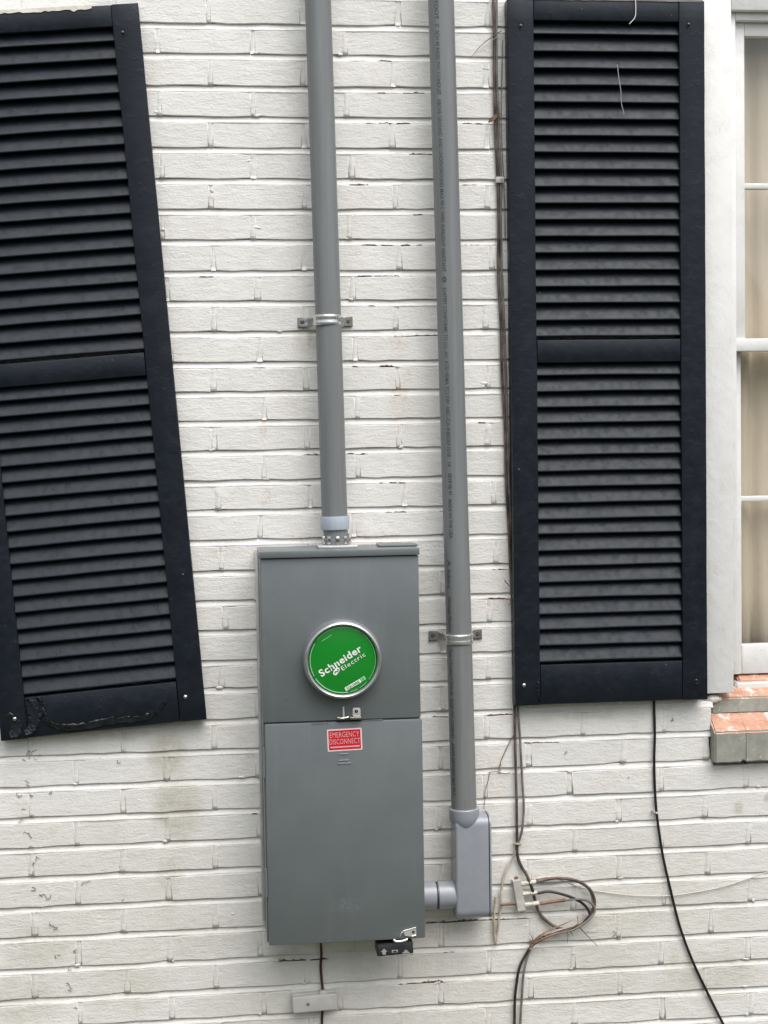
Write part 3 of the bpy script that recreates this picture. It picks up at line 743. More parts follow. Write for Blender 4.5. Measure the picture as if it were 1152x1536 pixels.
# sill
sill = thing('brick_window_sill', 'stepped brick window sill with worn orange-red tops below the window', 'sill', (1.36, 0, 1.0))
def profile_x(name, x0, x1, pts, mat, parent, seed, wob=.0012, nx=4, mats=None):
    bm = bmesh.new(); prev = None; rnd = random.Random(seed); O = Vector(parent.location)
    for i in range(nx+1):
        x = x0+(x1-x0)*i/nx
        cur = [bm.verts.new(Vector((x+(rnd.uniform(-wob, wob) if 0 < i < nx else 0), y+rnd.uniform(-wob, wob)*.6, z+rnd.uniform(-wob, wob)*.6))-O) for y, z in pts]
        if prev:
            for k in range(len(pts)): bm.faces.new((prev[k], prev[(k+1) % len(pts)], cur[(k+1) % len(pts)], cur[k]))
        else: bm.faces.new(cur[::-1])
        prev = cur
    bm.faces.new(prev); bmesh.ops.recalc_face_normals(bm, faces=bm.faces)
    es = [e for e in bm.edges if e.calc_face_angle(0) > .5]; bmesh.ops.bevel(bm, geom=es, offset=.0034, segments=2, affect='EDGES')
    o = mobj(name, bm, mat, parent)
    if mats:
        o.data.materials.append(mats)
        for p in o.data.polygons:
            if p.normal.z > .55: p.material_index = 1
    return o
fz0, fz1 = at(1090, 1145, .03).z, at(1090, 1098, .03).z; bz = at(1090, 1069, -.02).z
x = at(1072.5, 1120, .03).x; i = 0
while x < 1.88:
    w = .0655+random.uniform(-.002, .002)
    profile_x('sill_brick', x, x+w, [(.10, fz0), (-.03, fz0+random.uniform(-.001, .001)), (-.03+random.uniform(-.001, .001), fz1+random.uniform(-.001, .001)), (.024, bz+.002), (.10, bz+.03)], M_SILLF, sill, 70+i, mats=M_RBRICK)
    x += w+.0075; i += 1
profile_x('sill_mortar', at(1073, 1120, .03).x+.002, 1.88, [(.09, fz0+.003), (-.0265, fz0+.003), (-.0285, fz1-.0015), (.02, bz-.0005), (.09, bz+.02)], M_SILLF, sill, 5, nx=30, mats=M_RBRICK)
a0, a1 = at(1090, 1067, -.018).z, at(1090, 1047, -.018).z; a2 = at(1110, 1030, -.052).z
profile_x('sill_slab', at(1067, 1056, -.018).x, 1.885, [(.11, a0-.01), (.018, a0-.006), (.018, a1), (.055, a2), (.11, a2)], M_SILLF, sill, 6, wob=.002, nx=24, mats=M_RBRICK)
profile_x('sill_strip', at(1104, 1030, -.050).x, 1.80, [(.11, a2-.01), (.050, a2-.012), (.050, at(1110, 1024, -.05).z), (.11, at(1110, 1024, -.05).z+.001)], M_TRIM, sill, 7, nx=16)
b1 = at(1120, 1012, -.076).z
profile_x('sill_tile', at(1110, 1020, -.052).x, 1.80, [(.11, a2-.004), (.056, a2-.004), (.056, at(1110, 1023, -.056).z+.002), (.078, b1), (.11, b1)], M_RBRICK, sill, 8, nx=16)
# lumpy mortar closing the casing foot
bm = bmesh.new()
bmesh.ops.create_icosphere(bm, subdivisions=3, radius=1)
p = at(1072, 1050, 0.0)
for v in bm.verts:
    n = mnoise.noise(v.co*2.3)*.35+1
    v.co = Vector((p.x+v.co.x*.020*n, .014+v.co.y*.010*n, p.z+v.co.z*.009*n))-Vector(sill.location)
mobj('mortar_lump', bm, M_TRIM, sill, True)

# ------------------------------------------------------------------ meter panel
PD = 0.140
c0, c1 = at(398, 1120, PD), at(632.5, 1120, PD); PX0, PX1 = c0.x, c1.x
PZ1 = at(510, 826, PD).z; PZ0 = at(518, 1412, PD).z; PZM = at(515, 1081, PD).z
panel = thing('electric_meter_panel', 'tall grey steel meter and disconnect panel with round green cover', 'electrical panel', ((PX0+PX1)/2, 0, PZ0))
PO = Vector(panel.location)
def pbox(name, x0, x1, y0, y1, z0, z1, mat=M_PANEL, bev=.002, parent=panel):
    bm = bmesh.new(); add_box(bm, x0, x1, y0, y1, z0, z1, bev, 2); bmesh.ops.translate(bm, verts=bm.verts, vec=-PO); return auto_smooth(mobj(name, bm, mat, parent))
def pm(M): return Matrix.Translation(-PO) @ M
pbox('back_box', PX0-.004, PX1-.002, -PD+.010, -.004, PZ0+.003, PZ1-.001)
pbox('side_flange', PX0-.011, PX0-.0042, -.030, -.003, PZ0+.02, PZ1-.004, M_GALV, .001)
pbox('upper_cover', PX0-.003, PX1-.001, -PD, -PD+.0098, PZM+.0012, at(510, 836, PD).z)
lipz = at(510, 835, PD+.007).z
pbox('top_lip', PX0-.0062, PX1+.0005, -PD-.007, -.0045, lipz, PZ1+.002, M_PANEL, .0012)
pbox('lower_door', PX0-.0005, PX1+.0016, -PD-.003, -PD+.0096, PZ0-.001, PZM-.0018, M_PANEL, .0032)
# faint raised line under the seam and embossed bars below the sticker
for a, b, y in ((468, 492, 1085.5), (544, 575, 1080.5)):
    q0, q1 = at(a, y, PD+.003), at(b, y, PD+.003); pbox('embossed_bar', q0.x, q1.x, -PD-.0042, -PD-.0025, q0.z-.0012, q0.z+.0008, M_PANEL, .0004)
for a, b, y in ((509, 522, 1131), (508, 523, 1140.5), (507, 527, 1145)):
    q0, q1 = at(a, y, PD+.003), at(b, y, PD+.003); pbox('embossed_bar', q0.x, q1.x, -PD-.0046, -PD-.0025, q0.z-.0012, q0.z+.0010, M_PVCL, .0005)
kp = at(429, 1053, PD); lathe('knockout', [(.0105, -.0002), (.0106, .0006), (.0092, .0007), (.0090, -.0004)], pm(frame_to((kp.x, -PD, kp.z), OUT)), M_PANEL, panel, 28)
# hinges
for y0, y1 in ((1122, 1166), (1303, 1345)):
    a, b = at(397, y0, PD), at(400, y1, PD)
    bm = bmesh.new(); add_tube(bm, [(PX0-.0042, -PD+.002, b.z), (PX0-.0042, -PD+.002, a.z)], .0042, 12, 0); bmesh.ops.translate(bm, verts=bm.verts, vec=-PO); bmesh.ops.recalc_face_normals(bm, faces=bm.faces)
    h = auto_smooth(mobj('hinge', bm, M_PANEL, panel), 50)
# conduit hub on the roof of the box and blank plate
CD = 0.060
hx = at(505, 815, CD).x; TZ = PZ1+.002
pbox('hub_plate', hx-.044, hx+.044, -CD-.040, -CD+.036, TZ+.0002, TZ+.006, M_GALV, .002)
lathe('hub_collar', [(.030, 0), (.0305, .012), (.029, .013), (.029, .024), (0, .024)], pm(Matrix.Translation((hx, -CD, TZ+.006))), M_PVC, panel, 32)
for k in range(10):
    a = 2*math.pi*k/10; bm = bmesh.new(); add_box(bm, -.004, .004, -.0025, .0025, .002, .020, .001)
    bmesh.ops.transform(bm, verts=bm.verts, matrix=pm(Matrix.Translation((hx, -CD, TZ+.006)) @ Matrix.Rotation(a, 4, 'Z') @ Matrix.Translation((0, -.0305, 0))))
    auto_smooth(mobj('collar_lug', bm, M_CHROME, panel))
b0, b1_ = at(566, 815, CD).x, at(624, 815, CD).x
pl = pbox('blank_plate', b0, b1_, -CD-.034, -CD+.030, TZ+.0002, TZ+.005, M_PANEL, .002)
# meter ring and green cover
rc = at(514.5, 990.5, PD+.03); RO = 0.0858
RM_ = pm(frame_to((rc.x, -PD, rc.z), OUT))
lathe('meter_ring', [(RO*1.01, 0), (RO*1.015, .006), (RO*1.010, .016), (RO*.998, .024), (RO*.980, .030), (RO*.955, .0335), (RO*.925, .0345), (RO*.900, .0330), (RO*.880, .0295), (RO*.870, .020)], RM_, M_ALU, panel, 72, 40)
disc = lathe('green_cover', [(0, .0262), (RO*.80, .0258), (RO*.860, .0245), (RO*.869, .020)], RM_, M_GREEN, panel, 64, 40)
disc['label'] = 'green round cover with white lettering'
def ring_arc(name, r0, r1, a0, a1, h, mat):
    bm = bmesh.new(); n = max(4, int(abs(a1-a0)/4)); prev = None
    for i in range(n+1):
        a = R(a0+(a1-a0)*i/n); cur = [bm.verts.new((rc.x+r*math.cos(a), -PD-h, rc.z+r*math.sin(a))) for r in (r0, r1)]
        if prev: bm.faces.new((prev[0], prev[1], cur[1], cur[0]))
        prev = cur
    bmesh.ops.translate(bm, verts=bm.verts, vec=-PO); bmesh.ops.recalc_face_normals(bm, faces=bm.faces); return mobj(name, bm, mat, disc)
for a0, a1, w in ((148, 208, .016), (213, 278, .022), (282, 296, .012), (300, 316, .010), (322, 418, .008), (66, 50, .006), (72, 140, .006)):
    ring_arc('rim_line', RO*(.830-w/2), RO*(.830+w/2), a0, a1, .0264, M_LGREEN)
LA = R(31.5); mm = 1.432e-3
def lab(px, py): return at(px, py, PD+.027)
def on_disc(name, body, px, py, width_px, h_px, bold, mat, ang=LA, sp=1.0, lift=.0008):
    p = lab(px, py); bmt = text_bm(body, width_px*mm*.985, h_px*mm, bold, sp)
    return place_text(name, bmt, pm(wall_frame((p.x, -PD-.0262, p.z), ang)), mat, disc, lift)
on_disc('lettering', 'Schneider', 482.3, 1015.5, 75, 10.6, .026, M_WHITEP, sp=1.10)
on_disc('lettering', 'Electric', 514.0, 1006.0, 42.5, 6.6, .002, M_WHITEP, sp=1.18)
# leaf emblem with a green stroke
def blob(name, pts, M, mat, parent, lift):
    bm = bmesh.new(); bm.faces.new([bm.verts.new(M @ Vector((x*mm, y*mm, lift))) for x, y in pts]); bmesh.ops.recalc_face_normals(bm, faces=bm.faces); return mobj(name, bm, mat, parent)
p = lab(504.6, 1007.0); EM = pm(wall_frame((p.x, -PD-.0262, p.z), R(56)))
blob('emblem', [(-6.6, 0), (-5.8, 2.5), (-3.0, 3.6), (2.2, 3.6), (5.4, 3.0), (6.6, 1.0), (5.9, -2.1), (3.1, -3.4), (-2.2, -3.5), (-5.4, -3.0)], EM, M_WHITEP, disc, .0008)
blob('emblem_stroke', [(-4.6, -.6), (-2.8, 1.8), (-.6, 1.9), (.4, .2), (2.0, -1.0), (3.4, .6), (4.8, 1.0), (4.2, -1.4), (1.8, -2.4), (-.4, -1.4), (-1.4, .4), (-2.6, -.4)], EM, M_GREEN, disc, .0014)
p = lab(519.4, 1036.5); BM_ = pm(wall_frame((p.x, -PD-.0262, p.z), R(29)))
blob('brand_tag', [(0, 0), (27, 0), (27, 5.6), (0, 5.6)], BM_, M_WHITEP, disc, .0008)
blob('brand_tag', [(28, 0.2), (35, 0.2), (35, 6.0), (28, 6.0)], BM_, M_LGREEN, disc, .0008)
place_text('lettering', text_bm('SQUARE', 22*mm, 3.4*mm, .02), BM_ @ Matrix.Translation((2.4*mm, 1.1*mm, 0)), M_GREEN, disc, .0013)
place_text('lettering', text_bm('D', 3.2*mm, 3.8*mm, .03), BM_ @ Matrix.Translation((30*mm, 1.2*mm, 0)), M_GREEN, disc, .0013)
p = lab(483, 962); M_ = pm(wall_frame((p.x, -PD-.0262, p.z), R(31))); blob('printed_line', [(0, 0), (17, 0), (17, .7), (0, .7)], M_, M_LGREEN, disc, .0008)
# latch: pin, bar and hasp ear
def pt(px, py, d): q = at(px, py, d); return q-PO
bm = bmesh.new(); add_tube(bm, [pt(515, 1060, PD+.010), pt(515.5, 1077, PD+.012)], .0021, 10, 0); auto_smooth(mobj('latch_pin', bm, M_GALV, panel), 50)
bm = bmesh.new(); add_tube(bm, [pt(506.5, 1076.5, PD+.010), pt(514, 1077.5, PD+.013), pt(523, 1075.5, PD+.010)], .0023, 10, 4); auto_smooth(mobj('latch_bar', bm, M_CHROME, panel), 50)
a, b = at(524.5, 1078.5, PD+.008), at(541.5, 1072, PD+.008); pbox('hasp_foot', a.x, b.x, -PD-.016, -PD-.001, a.z, a.z+.006, M_CHROME, .0012)
a, b = at(529, 1074, PD+.012), at(541, 1061, PD+.012)
ear = pbox('hasp_ear', a.x, b.x, -PD-.0135, -PD-.0115, a.z, b.z, M_GALV, .003)
q = at(534.5, 1067, PD+.0136); lathe('hasp_hole', [(0, .0006), (.0036, .0006), (.0038, 0)], pm(frame_to((q.x, -PD-.0136, q.z), OUT)), M_DARK, panel, 16); lathe('hasp_rivet', [(0, .003), (.0016, .0026), (.002, .0006)], pm(frame_to((q.x+.0003, -PD-.0136, q.z), OUT)), M_CHROME, panel, 12)
a, b = at(505, 1082.5, PD+.002), at(543, 1079, PD+.002); pbox('latch_slot', a.x, b.x, -PD-.006, -PD-.001, a.z, b.z, M_DARK, .001)
# red sticker
a, b = at(491.2, 1127, PD+.003), at(542.8, 1092, PD+.003)
SA = R(1.4); scx, scz = (a.x+b.x)/2, (a.z+b.z)/2; sw, sh_ = (b.x-a.x), (b.z-a.z)
SM = pm(wall_frame((scx, -PD-.0033, scz), SA))
def rrect(w, h, r, n=4):
    out = []
    for cx, cy, a0 in ((w/2-r, h/2-r, 0), (-w/2+r, h/2-r, 90), (-w/2+r, -h/2+r, 180), (w/2-r, -h/2+r, 270)):
        out += [((cx+r*math.cos(R(a0+90*k/n)))/mm, (cy+r*math.sin(R(a0+90*k/n)))/mm) for k in range(n+1)]
    return out
st = blob('sticker', rrect(sw, sh_, .002), SM, M_PINKB, panel, 0); st['label'] = 'red emergency disconnect sticker with pale border'
blob('sticker_field', rrect(sw-.006, sh_-.006, .0005), SM, M_RED, st, .0004)
place_text('lettering', text_bm('EMERGENCY', 45*mm, 8.2*mm, 0, 1.06), SM @ Matrix.Translation((-22.5*mm, 4.2*mm, 0)), M_PINKP, st, .0008)
place_text('lettering', text_bm('DISCONNECT', 47*mm, 8.2*mm, 0, 1.06), SM @ Matrix.Translation((-23.5*mm, -6.3*mm, 0)), M_PINKP, st, .0008)
blob('fine_print', [(-22.6, -11.8), (22.6, -11.8), (22.6, -9.6), (-22.6, -9.6)], SM, M_PINKP, st, .0008)

# black lock hanging below the door with its bright hasp
lk = thing('black_lock', 'small black lock with arrow marks hanging under the grey panel door', 'lock', tuple(at(593, 1423, PD)))
LO = Vector(lk.location)
la, lb_ = at(565.5, 1434, PD), at(619.5, 1412.5, PD); LD0, LD1 = -PD-.001, -PD+.055
def lbox(name, x0, x1, y0, y1, z0, z1, mat, bev, parent=lk, rz=R(2.2)):
    bm = bmesh.new(); add_box(bm, x0, x1, y0, y1, z0, z1, bev, 2); bmesh.ops.translate(bm, verts=bm.verts, vec=-LO)
    bmesh.ops.rotate(bm, verts=bm.verts, cent=(0, 0, 0), matrix=Matrix.Rotation(-rz, 3, 'Y')); return auto_smooth(mobj(name, bm, mat, parent))
lbox('lock_body', la.x, lb_.x, LD0, LD1, la.z, lb_.z, M_BLACKP, .0025)
lbox('lock_face', la.x+.003, lb_.x-.003, LD0-.0012, LD0+.002, la.z+.003, lb_.z-.003, simple('charcoal_plastic', (.028, .030, .031), .45), .001)
mx = (la.x+lb_.x)/2; lbox('lock_slot', mx-.008, mx+.006, LD0-.002, LD0, la.z+.006, la.z+.0125, M_GREYP, .001); lbox('lock_slot', mx-.005, mx+.003, LD0-.0026, LD0, la.z+.0075, la.z+.011, M_BLACKP, .0008)
LMt = Matrix.Rotation(-R(2.2), 4, 'Y')
q = at(576.5, 1432, PD+.003); blob('arrow_mark', [(-2.6, 0), (2.6, 0), (2.6, 4.4), (5.2, 4.4), (0, 9.4), (-5.2, 4.4), (-2.6, 4.4)], Matrix.Translation(-LO) @ wall_frame((q.x, LD0-.0014, q.z), R(2)), M_GREYP, lk, .0002)
q = at(609, 1430, PD+.003); blob('dome_mark', [(-5.6, 0), (5.6, 0), (5.6, 1.6), (3, 2.2), (2.4, 4.6), (0, 5.8), (-2.4, 4.6), (-3, 2.2), (-5.6, 1.6)], Matrix.Translation(-LO) @ wall_frame((q.x, LD0-.0014, q.z), R(2)), M_GREYP, lk, .0002)
hasp = thing('door_hasp', 'bright bent metal hasp at the lower right of the grey door', 'hasp', tuple(at(608, 1405, PD+.005)))
HO = Vector(hasp.location)
def plate(name, pts, th, mat, parent, O):
    bm = bmesh.new(); f = bm.faces.new([bm.verts.new(Vector(p)-O) for p in pts]); r = bmesh.ops.extrude_face_region(bm, geom=[f])
    bmesh.ops.translate(bm, verts=[v for v in r['geom'] if isinstance(v, bmesh.types.BMVert)], vec=(0, th, 0)); bmesh.ops.recalc_face_normals(bm, faces=bm.faces)
    bmesh.ops.bevel(bm, geom=list(bm.edges), offset=.0005, segments=1, affect='EDGES')
    return auto_smooth(mobj(name, bm, mat, parent))
H1, H2 = PD+.006, PD+.012
plate('hasp_plate', [at(605, 1397, H1), at(624, 1391, H1), at(625, 1401, H1), at(620, 1405.5, H1), at(607, 1404, H1)], .002, M_GALV, hasp, HO)
bm = bmesh.new(); add_tube(bm, [at(599, 1405, H2)-HO, at(603, 1398.5, H2)-HO, at(606, 1396.2, H1)-HO, at(624, 1391, H1)-HO], .0012, 8, 5); auto_smooth(mobj('hasp_edge', bm, M_CHROME, hasp), 50)
bm = bmesh.new(); add_tube(bm, [at(590.5, 1409.5, H2)-HO, at(594, 1412, H2+.002)-HO, at(604, 1411.5, H2+.002)-HO, at(611, 1409, H2)-HO], .0030, 10, 5); auto_smooth(mobj('hasp_lip', bm, M_CHROME, hasp), 50)
bm = bmesh.new(); add_tube(bm, [at(618, 1404.5, H1)-HO, at(624, 1403, H1)-HO], .0022, 10, 0); auto_smooth(mobj('hasp_rivet', bm, M_CHROME, hasp), 50)
q = at(620, 1398, H1+.001); lathe('hasp_hole', [(0, .0004), (.0028, .0004), (.003, 0)], Matrix.Translation(-HO) @ frame_to(q, OUT), M_DARK, hasp, 14); lathe('hasp_pin', [(0, .002), (.0014, .0016), (.0016, .0004)], Matrix.Translation(-HO) @ frame_to(q, OUT), M_CHROME, hasp, 10)

# ------------------------------------------------------------------ conduits
CR = 0.0288
def conduit_axis(px0, py0, px1, py1, ztop, d):
    a, b = at(px0, py0, d), at(px1, py1, d); k = (ztop-b.z)/(a.z-b.z); return b+(a-b)*k, b
t1, e1 = conduit_axis(477, 0, 502.0, 775, 3.6, CD)
con1 = thing('service_conduit', 'grey plastic conduit running up from the top of the panel', 'conduit', tuple(e1), 'grey conduits on the wall')
O1 = Vector(con1.location)
d1 = (t1-e1).normalized()
def pipe(name, a, b, r, mat, parent, O, seg=36, n=1):
    bm = bmesh.new(); add_tube(bm, [a-O, b-O], r, seg, 0); bmesh.ops.recalc_face_normals(bm, faces=bm.faces); return auto_smooth(mobj(name, bm, mat, parent), 40)
pipe('pipe', e1, t1, CR, M_PVC, con1, O1)
hub = Vector((hx, -CD, TZ+.030))
lathe('coupling', [(.0290, -.030), (.0312, -.0295), (.0318, -.026), (.0318, -.002), (.0310, 0), (.0289, 0)], Matrix.Translation(-O1) @ frame_to(e1+d1*.0015, d1), M_BAND, con1, 40, 30)
pipe('threaded_end', hub-Vector((0, 0, .008)), e1-d1*.026, .0272, M_PVC, con1, O1)
t2, e2 = conduit_axis(661.5, 0, 696.0, 1214, 3.6, CD)
con2 = thing('service_conduit', 'grey plastic conduit with black printed lettering beside the straight shutter', 'conduit', tuple(e2), 'grey conduits on the wall')
O2 = Vector(con2.location); d2 = (t2-e2).normalized()
pipe('pipe', e2, t2, CR, M_PVC, con2, O2)
xax = Vector((1, 0, 0)); xax = (xax-d2*xax.dot(d2)).normalized(); oax = xax.cross(d2); oax = oax if oax.y < 0 else -oax
def pipe_print(body, y0, y1, off_px0, off_px1, h=.0085, bold=.012, dark=M_INK):
    """printing that runs down the pipe; off = offset of the line from the axis in pixels"""
    za, zb = at(680, y0, CD).z, at(690, y1, CD).z; ln = za-zb
    bmt = text_bm(body, ln, h, bold)
    geom = list(bmt.edges); bmesh.ops.subdivide_edges(bmt, edges=[e for e in bmt.edges if abs(e.verts[0].co.y-e.verts[1].co.y) > .003], cuts=1)
    for v in bmt.verts:
        k = v.co.x/ln; th0 = math.asin(max(-.97, min(.97, (off_px0+(off_px1-off_px0)*k)/19.5)))
        th = th0+(v.co.y-h/2)/CR; z = za-v.co.x; c = e2+d2*((z-e2.z)/d2.z)
        v.co = c+(xax*math.sin(th)+oax*math.cos(th))*(CR+.0003)-O2
    bmesh.ops.recalc_face_normals(bmt, faces=bmt.faces); mobj('lettering', bmt, dark, con2)
pipe_print('10 FOOT', -6, 34, -9.5, -9.5)
pipe_print('2"  SCH 40 RIGID PVC CONDUIT', 40, 146, -9.5, -9.5, bold=.012)
pipe_print('ABOVE GROUND AND UNDERGROUND MAX 90 C WIRE SUNLIGHT RESISTANT', 152, 409, -9.5, -9.5, bold=.01)
pipe_print('E147997 CONFORMS TO U.L.-651 ATSI NEMA TC2 DIV', 433, 606, -9.5, -9.8)
pipe_print('ABC-CA INJ0203', 609, 667, -9.8, -10)
pipe_print('1018   14', 670, 699, -10, -10)
pipe_print('2018 06 41', 709, 741, -9.6, -9.6, bold=.02)
pipe_print('MADE IN THE USA', 748, 806, -10.5, -10.5)
pipe_print('Atkore', 852, 880, -14.5, -14.8, h=.0095, bold=.012)
pipe_print('Heritage Plastics', 894, 945, -15, -15.2, bold=.012)
pipe_print('Type 1 Conduit 2" SCH 40', 972, 1040, -15.4, -15.6, bold=.015)
pipe_print('RIGID PVC CONDUIT', 1046, 1105, -15.6, -15.8, bold=.02)
pipe_print('ABOVE GROUND MAX 90 C', 1112, 1190, -15.8, -16, bold=.02)
pipe_print('O', 416, 425, -9.5, -9.5, h=.008, bold=.08)
pipe_print('A', 838, 849, -14.5, -14.5, h=.010, bold=.01)
# two-hole straps
def strap(px, py, cpx, label, seed):
    """band over the pipe with an ear on each side"""
    c = at(cpx, py, CD); t = thing('conduit_strap', label, 'strap', (c.x, 0, c.z), 'two-hole metal straps holding the conduits'); W2 = .0115
    r = CR+.0012; pts = []
    yb = -.0035
    for x in (-.062, -.041): pts.append((x, yb))
    pts.append((-.0375, -.012)); pts.append((-r*1.03, -CD+.020))
    for k in range(0, 13):
        a = math.pi*(1-k/12); pts.append((r*math.cos(a), -CD-r*math.sin(a)))
    pts.append((r*1.03, -CD+.020)); pts.append((.0375, -.012)); pts += [(.041, yb), (.062, yb)]
    bm = bmesh.new(); prof = [(-W2/1, 0), (-W2*.72, .0016), (-W2*.30, .0004), (0, -.0002), (W2*.30, .0004), (W2*.72, .0016), (W2/1, 0)]; prev = None
    for i, (x, y) in enumerate(pts):
        ear = i < 2 or i > len(pts)-3; cur = []
        a = (pts[min(i+1, len(pts)-1)][0]-pts[max(i-1, 0)][0], pts[min(i+1, len(pts)-1)][1]-pts[max(i-1, 0)][1]); l = math.hypot(*a); nx_, ny_ = a[1]/l, -a[0]/l
        for z, lift in prof:
            k = 0 if ear else lift*.9; cur.append(bm.verts.new((x+nx_*k, y+ny_*k, z)))
        if prev:
            for k in range(len(prof)-1): f = bm.faces.new((prev[k], prev[k+1], cur[k+1], cur[k])); f.smooth = True
        prev = cur
    bmesh.ops.recalc_face_normals(bm, faces=bm.faces)
    o = mobj('band', bm, M_STRAP, t); md = o.modifiers.new('steel', 'SOLIDIFY'); md.thickness = .0018; md.offset = 0
    for s in (-1, 1):
        lathe('screw_hole', [(0, .0003), (.0038, .0003), (.0040, 0)], frame_to((s*.0525, -.0046, .0005), OUT), M_DARK, t, 16)
        lathe('screw', [(0, .0018), (.002, .0014), (.0026, .0003)], frame_to((s*.0527, -.0046, .0002), OUT), M_RUST, t, 12)
    t.rotation_euler = (0, R(-.6)*seed, 0)
    return t
strap(490, 480.5, 490.5, 'shiny metal strap holding the conduit above the panel', 1)
strap(688, 957.5, 688.7, 'metal strap holding the printed conduit beside the panel', 1)

# conduit body (right-angle fitting) with nipple into the panel
FD0, FD1 = .016, .0875
body = thing('conduit_elbow_body', 'pale grey plastic access elbow at the foot of the printed conduit', 'conduit fitting', tuple(at(710, 1375, .06)))
BO = Vector(body.location)
bx0, bx1 = at(683.5, 1300, FD1).x, at(733.5, 1300, FD1).x; bz0, bz1 = at(710, 1376, .066).z, at(710, 1217.5, .038).z
bm = bmesh.new(); add_box(bm, bx0, bx1, -FD1, -FD0, bz0, bz1)
# round the long edges of the front generously and the ends even more
es = [e for e in bm.edges if abs(e.verts[0].co.x-e.verts[1].co.x) > .02]; bmesh.ops.bevel(bm, geom=es, offset=.022, segments=6, profile=.5, affect='EDGES')
es = [e for e in bm.edges if all(abs(v.co.x-bx0) < 1e-5 for v in e.verts)]; bmesh.ops.bevel(bm, geom=es, offset=.007, segments=4, profile=.5, affect='EDGES')
bmesh.ops.translate(bm, verts=bm.verts, vec=-BO); auto_smooth(mobj('housing', bm, M_PVCL, body), 40)
def slab_right(name, x0, x1, inset, mat):
    bm = bmesh.new(); add_box(bm, x0, x1, -FD1+inset, -FD0-inset, bz0+inset, bz1-inset)
    es = [e for e in bm.edges if abs(e.verts[0].co.x-e.verts[1].co.x) > .0005]; bmesh.ops.bevel(bm, geom=es, offset=.0215, segments=6, profile=.5, affect='EDGES')
    bmesh.ops.translate(bm, verts=bm.verts, vec=-BO); return auto_smooth(mobj(name, bm, mat, body), 40)
slab_right('gasket', bx1+.0002, bx1+.0022, .0012, M_GASKET); slab_right('cover', bx1+.0024, bx1+.0062, -.0004, M_PVCL)
c = e2
lathe('socket', [(.0288, .0085), (.0330, .0085), (.0345, .0065), (.0345, -.012), (.0325, -.022), (.0270, -.034), (.018, -.044)], Matrix.Translation(-BO) @ frame_to(c+Vector((0, 0, -.004)), d2), M_PVCL, body, 40, 30)
nz_ = at(660, 1344, .06).z; nx0 = PX1-.012; nx1 = bx0+.012; ND = .053
prof = [(.0315, 0), (.0315, at(656.5, 1344, .09).x-nx0), (.0285, at(657, 1344, .09).x-nx0), (.0285, at(660, 1344, .09).x-nx0), (.0318, at(660.3, 1344, .09).x-nx0), (.0322, nx1-nx0-.010), (.0315, nx1-nx0)]
lathe('nipple', prof, Matrix.Translation(-BO) @ frame_to((nx0, -ND, nz_), (1, 0, 0)), M_PVCL, body, 40, 30)
lathe('nipple_gasket', [(.0300, 0), (.0305, .0006), (.0305, .0034), (.0300, .004)], Matrix.Translation(-BO) @ frame_to((at(656.4, 1344, .09).x, -ND, nz_), (1, 0, 0)), M_GASKET, body, 40)

# ------------------------------------------------------------------ cables and small fixings
def cable(name, pix, r, mat, label, cat='cable', group=None, d=.008, seg=8, taper=None, n=6):
    pts = [at(p[0], p[1], p[2] if len(p) > 2 else d) for p in pix]
    rnd = random.Random(len(pix)*7+int(pix[0][1]))
    for i in range(1, len(pts)-1): pts[i] = pts[i]+Vector((rnd.uniform(-1, 1), 0, rnd.uniform(-1, 1)))*(.0011 if cat == 'cable' else .0004)
    o = tube(name, [Vector(p) for p in pts], r, mat, None, seg, n, taper)
    org = pts[0]; o.data.transform(Matrix.Translation(-org)); o.location = org
    return tag(o, label, cat, group)
cable('coaxial_cable', [(740, -60), (740.5, 0), (741, 60), (742, 130), (743.5, 200), (746, 270), (747.5, 340), (748, 410), (750.5, 480), (753.5, 560), (757, 640), (759.5, 720), (762.5, 790), (766, 850), (769, 910), (770.5, 980), (772, 1060), (773, 1130), (774.5, 1200), (775.5, 1264)],
      .0032, M_CBROWN, 'brown cable clipped down the wall along the straight shutter, left of its pair', group='cables beside the straight shutter')
cable('coaxial_cable', [(744.6, -60), (744.8, 0), (745, 60), (746.5, 130), (748, 200), (750.5, 270), (752, 340), (753, 410), (756, 480), (758.5, 560), (761, 640), (763.5, 720), (766.5, 790), (769.5, 850), (772.5, 910), (774, 980), (777, 1060), (780.5, 1110), (784, 1170), (786, 1210), (782.5, 1245), (777, 1266)],
      .0027, M_CGREY, 'greyish cable hugging the edge of the straight shutter, bowing right below it', group='cables beside the straight shutter')
cable('edge_strand', [(754, 60, .01), (753, 120, .01), (752, 180, .012), (754, 240, .012), (757, 300, .010), (758, 360, .008)], .0012, M_CGREY, 'thin dark strand against the upper left edge of the straight shutter', 'wire')  # added strand along the grey strip of the shutter's left side face
cable('coaxial_cable', [(778, 1266), (770, 1284), (762, 1300), (755, 1318), (752, 1340), (750.5, 1362), (748, 1385), (745, 1405), (743.5, 1416), (741.5, 1400), (740.5, 1382), (741.5, 1362), (743, 1345, .012)],
      .0026, M_CCREAM, 'cream smeared cable looping down in a narrow hairpin beside the pale elbow', group='loose cables at the splitter')
cable('coaxial_cable', [(775, 1264), (777, 1284), (782, 1300), (790, 1312, .014), (797, 1330, .020), (802, 1350, .014), (809, 1368), (820, 1382), (836, 1392, .012), (852, 1394, .016), (872, 1386, .016), (886, 1372, .016), (892, 1356, .016), (887, 1338, .016), (874, 1326, .016), (856, 1319, .016), (832, 1317, .018), (806, 1322.5, .020)],
      .0037, M_CBROWN, 'dark brown cable making the large round loop at the splitter', group='loose cables at the splitter')
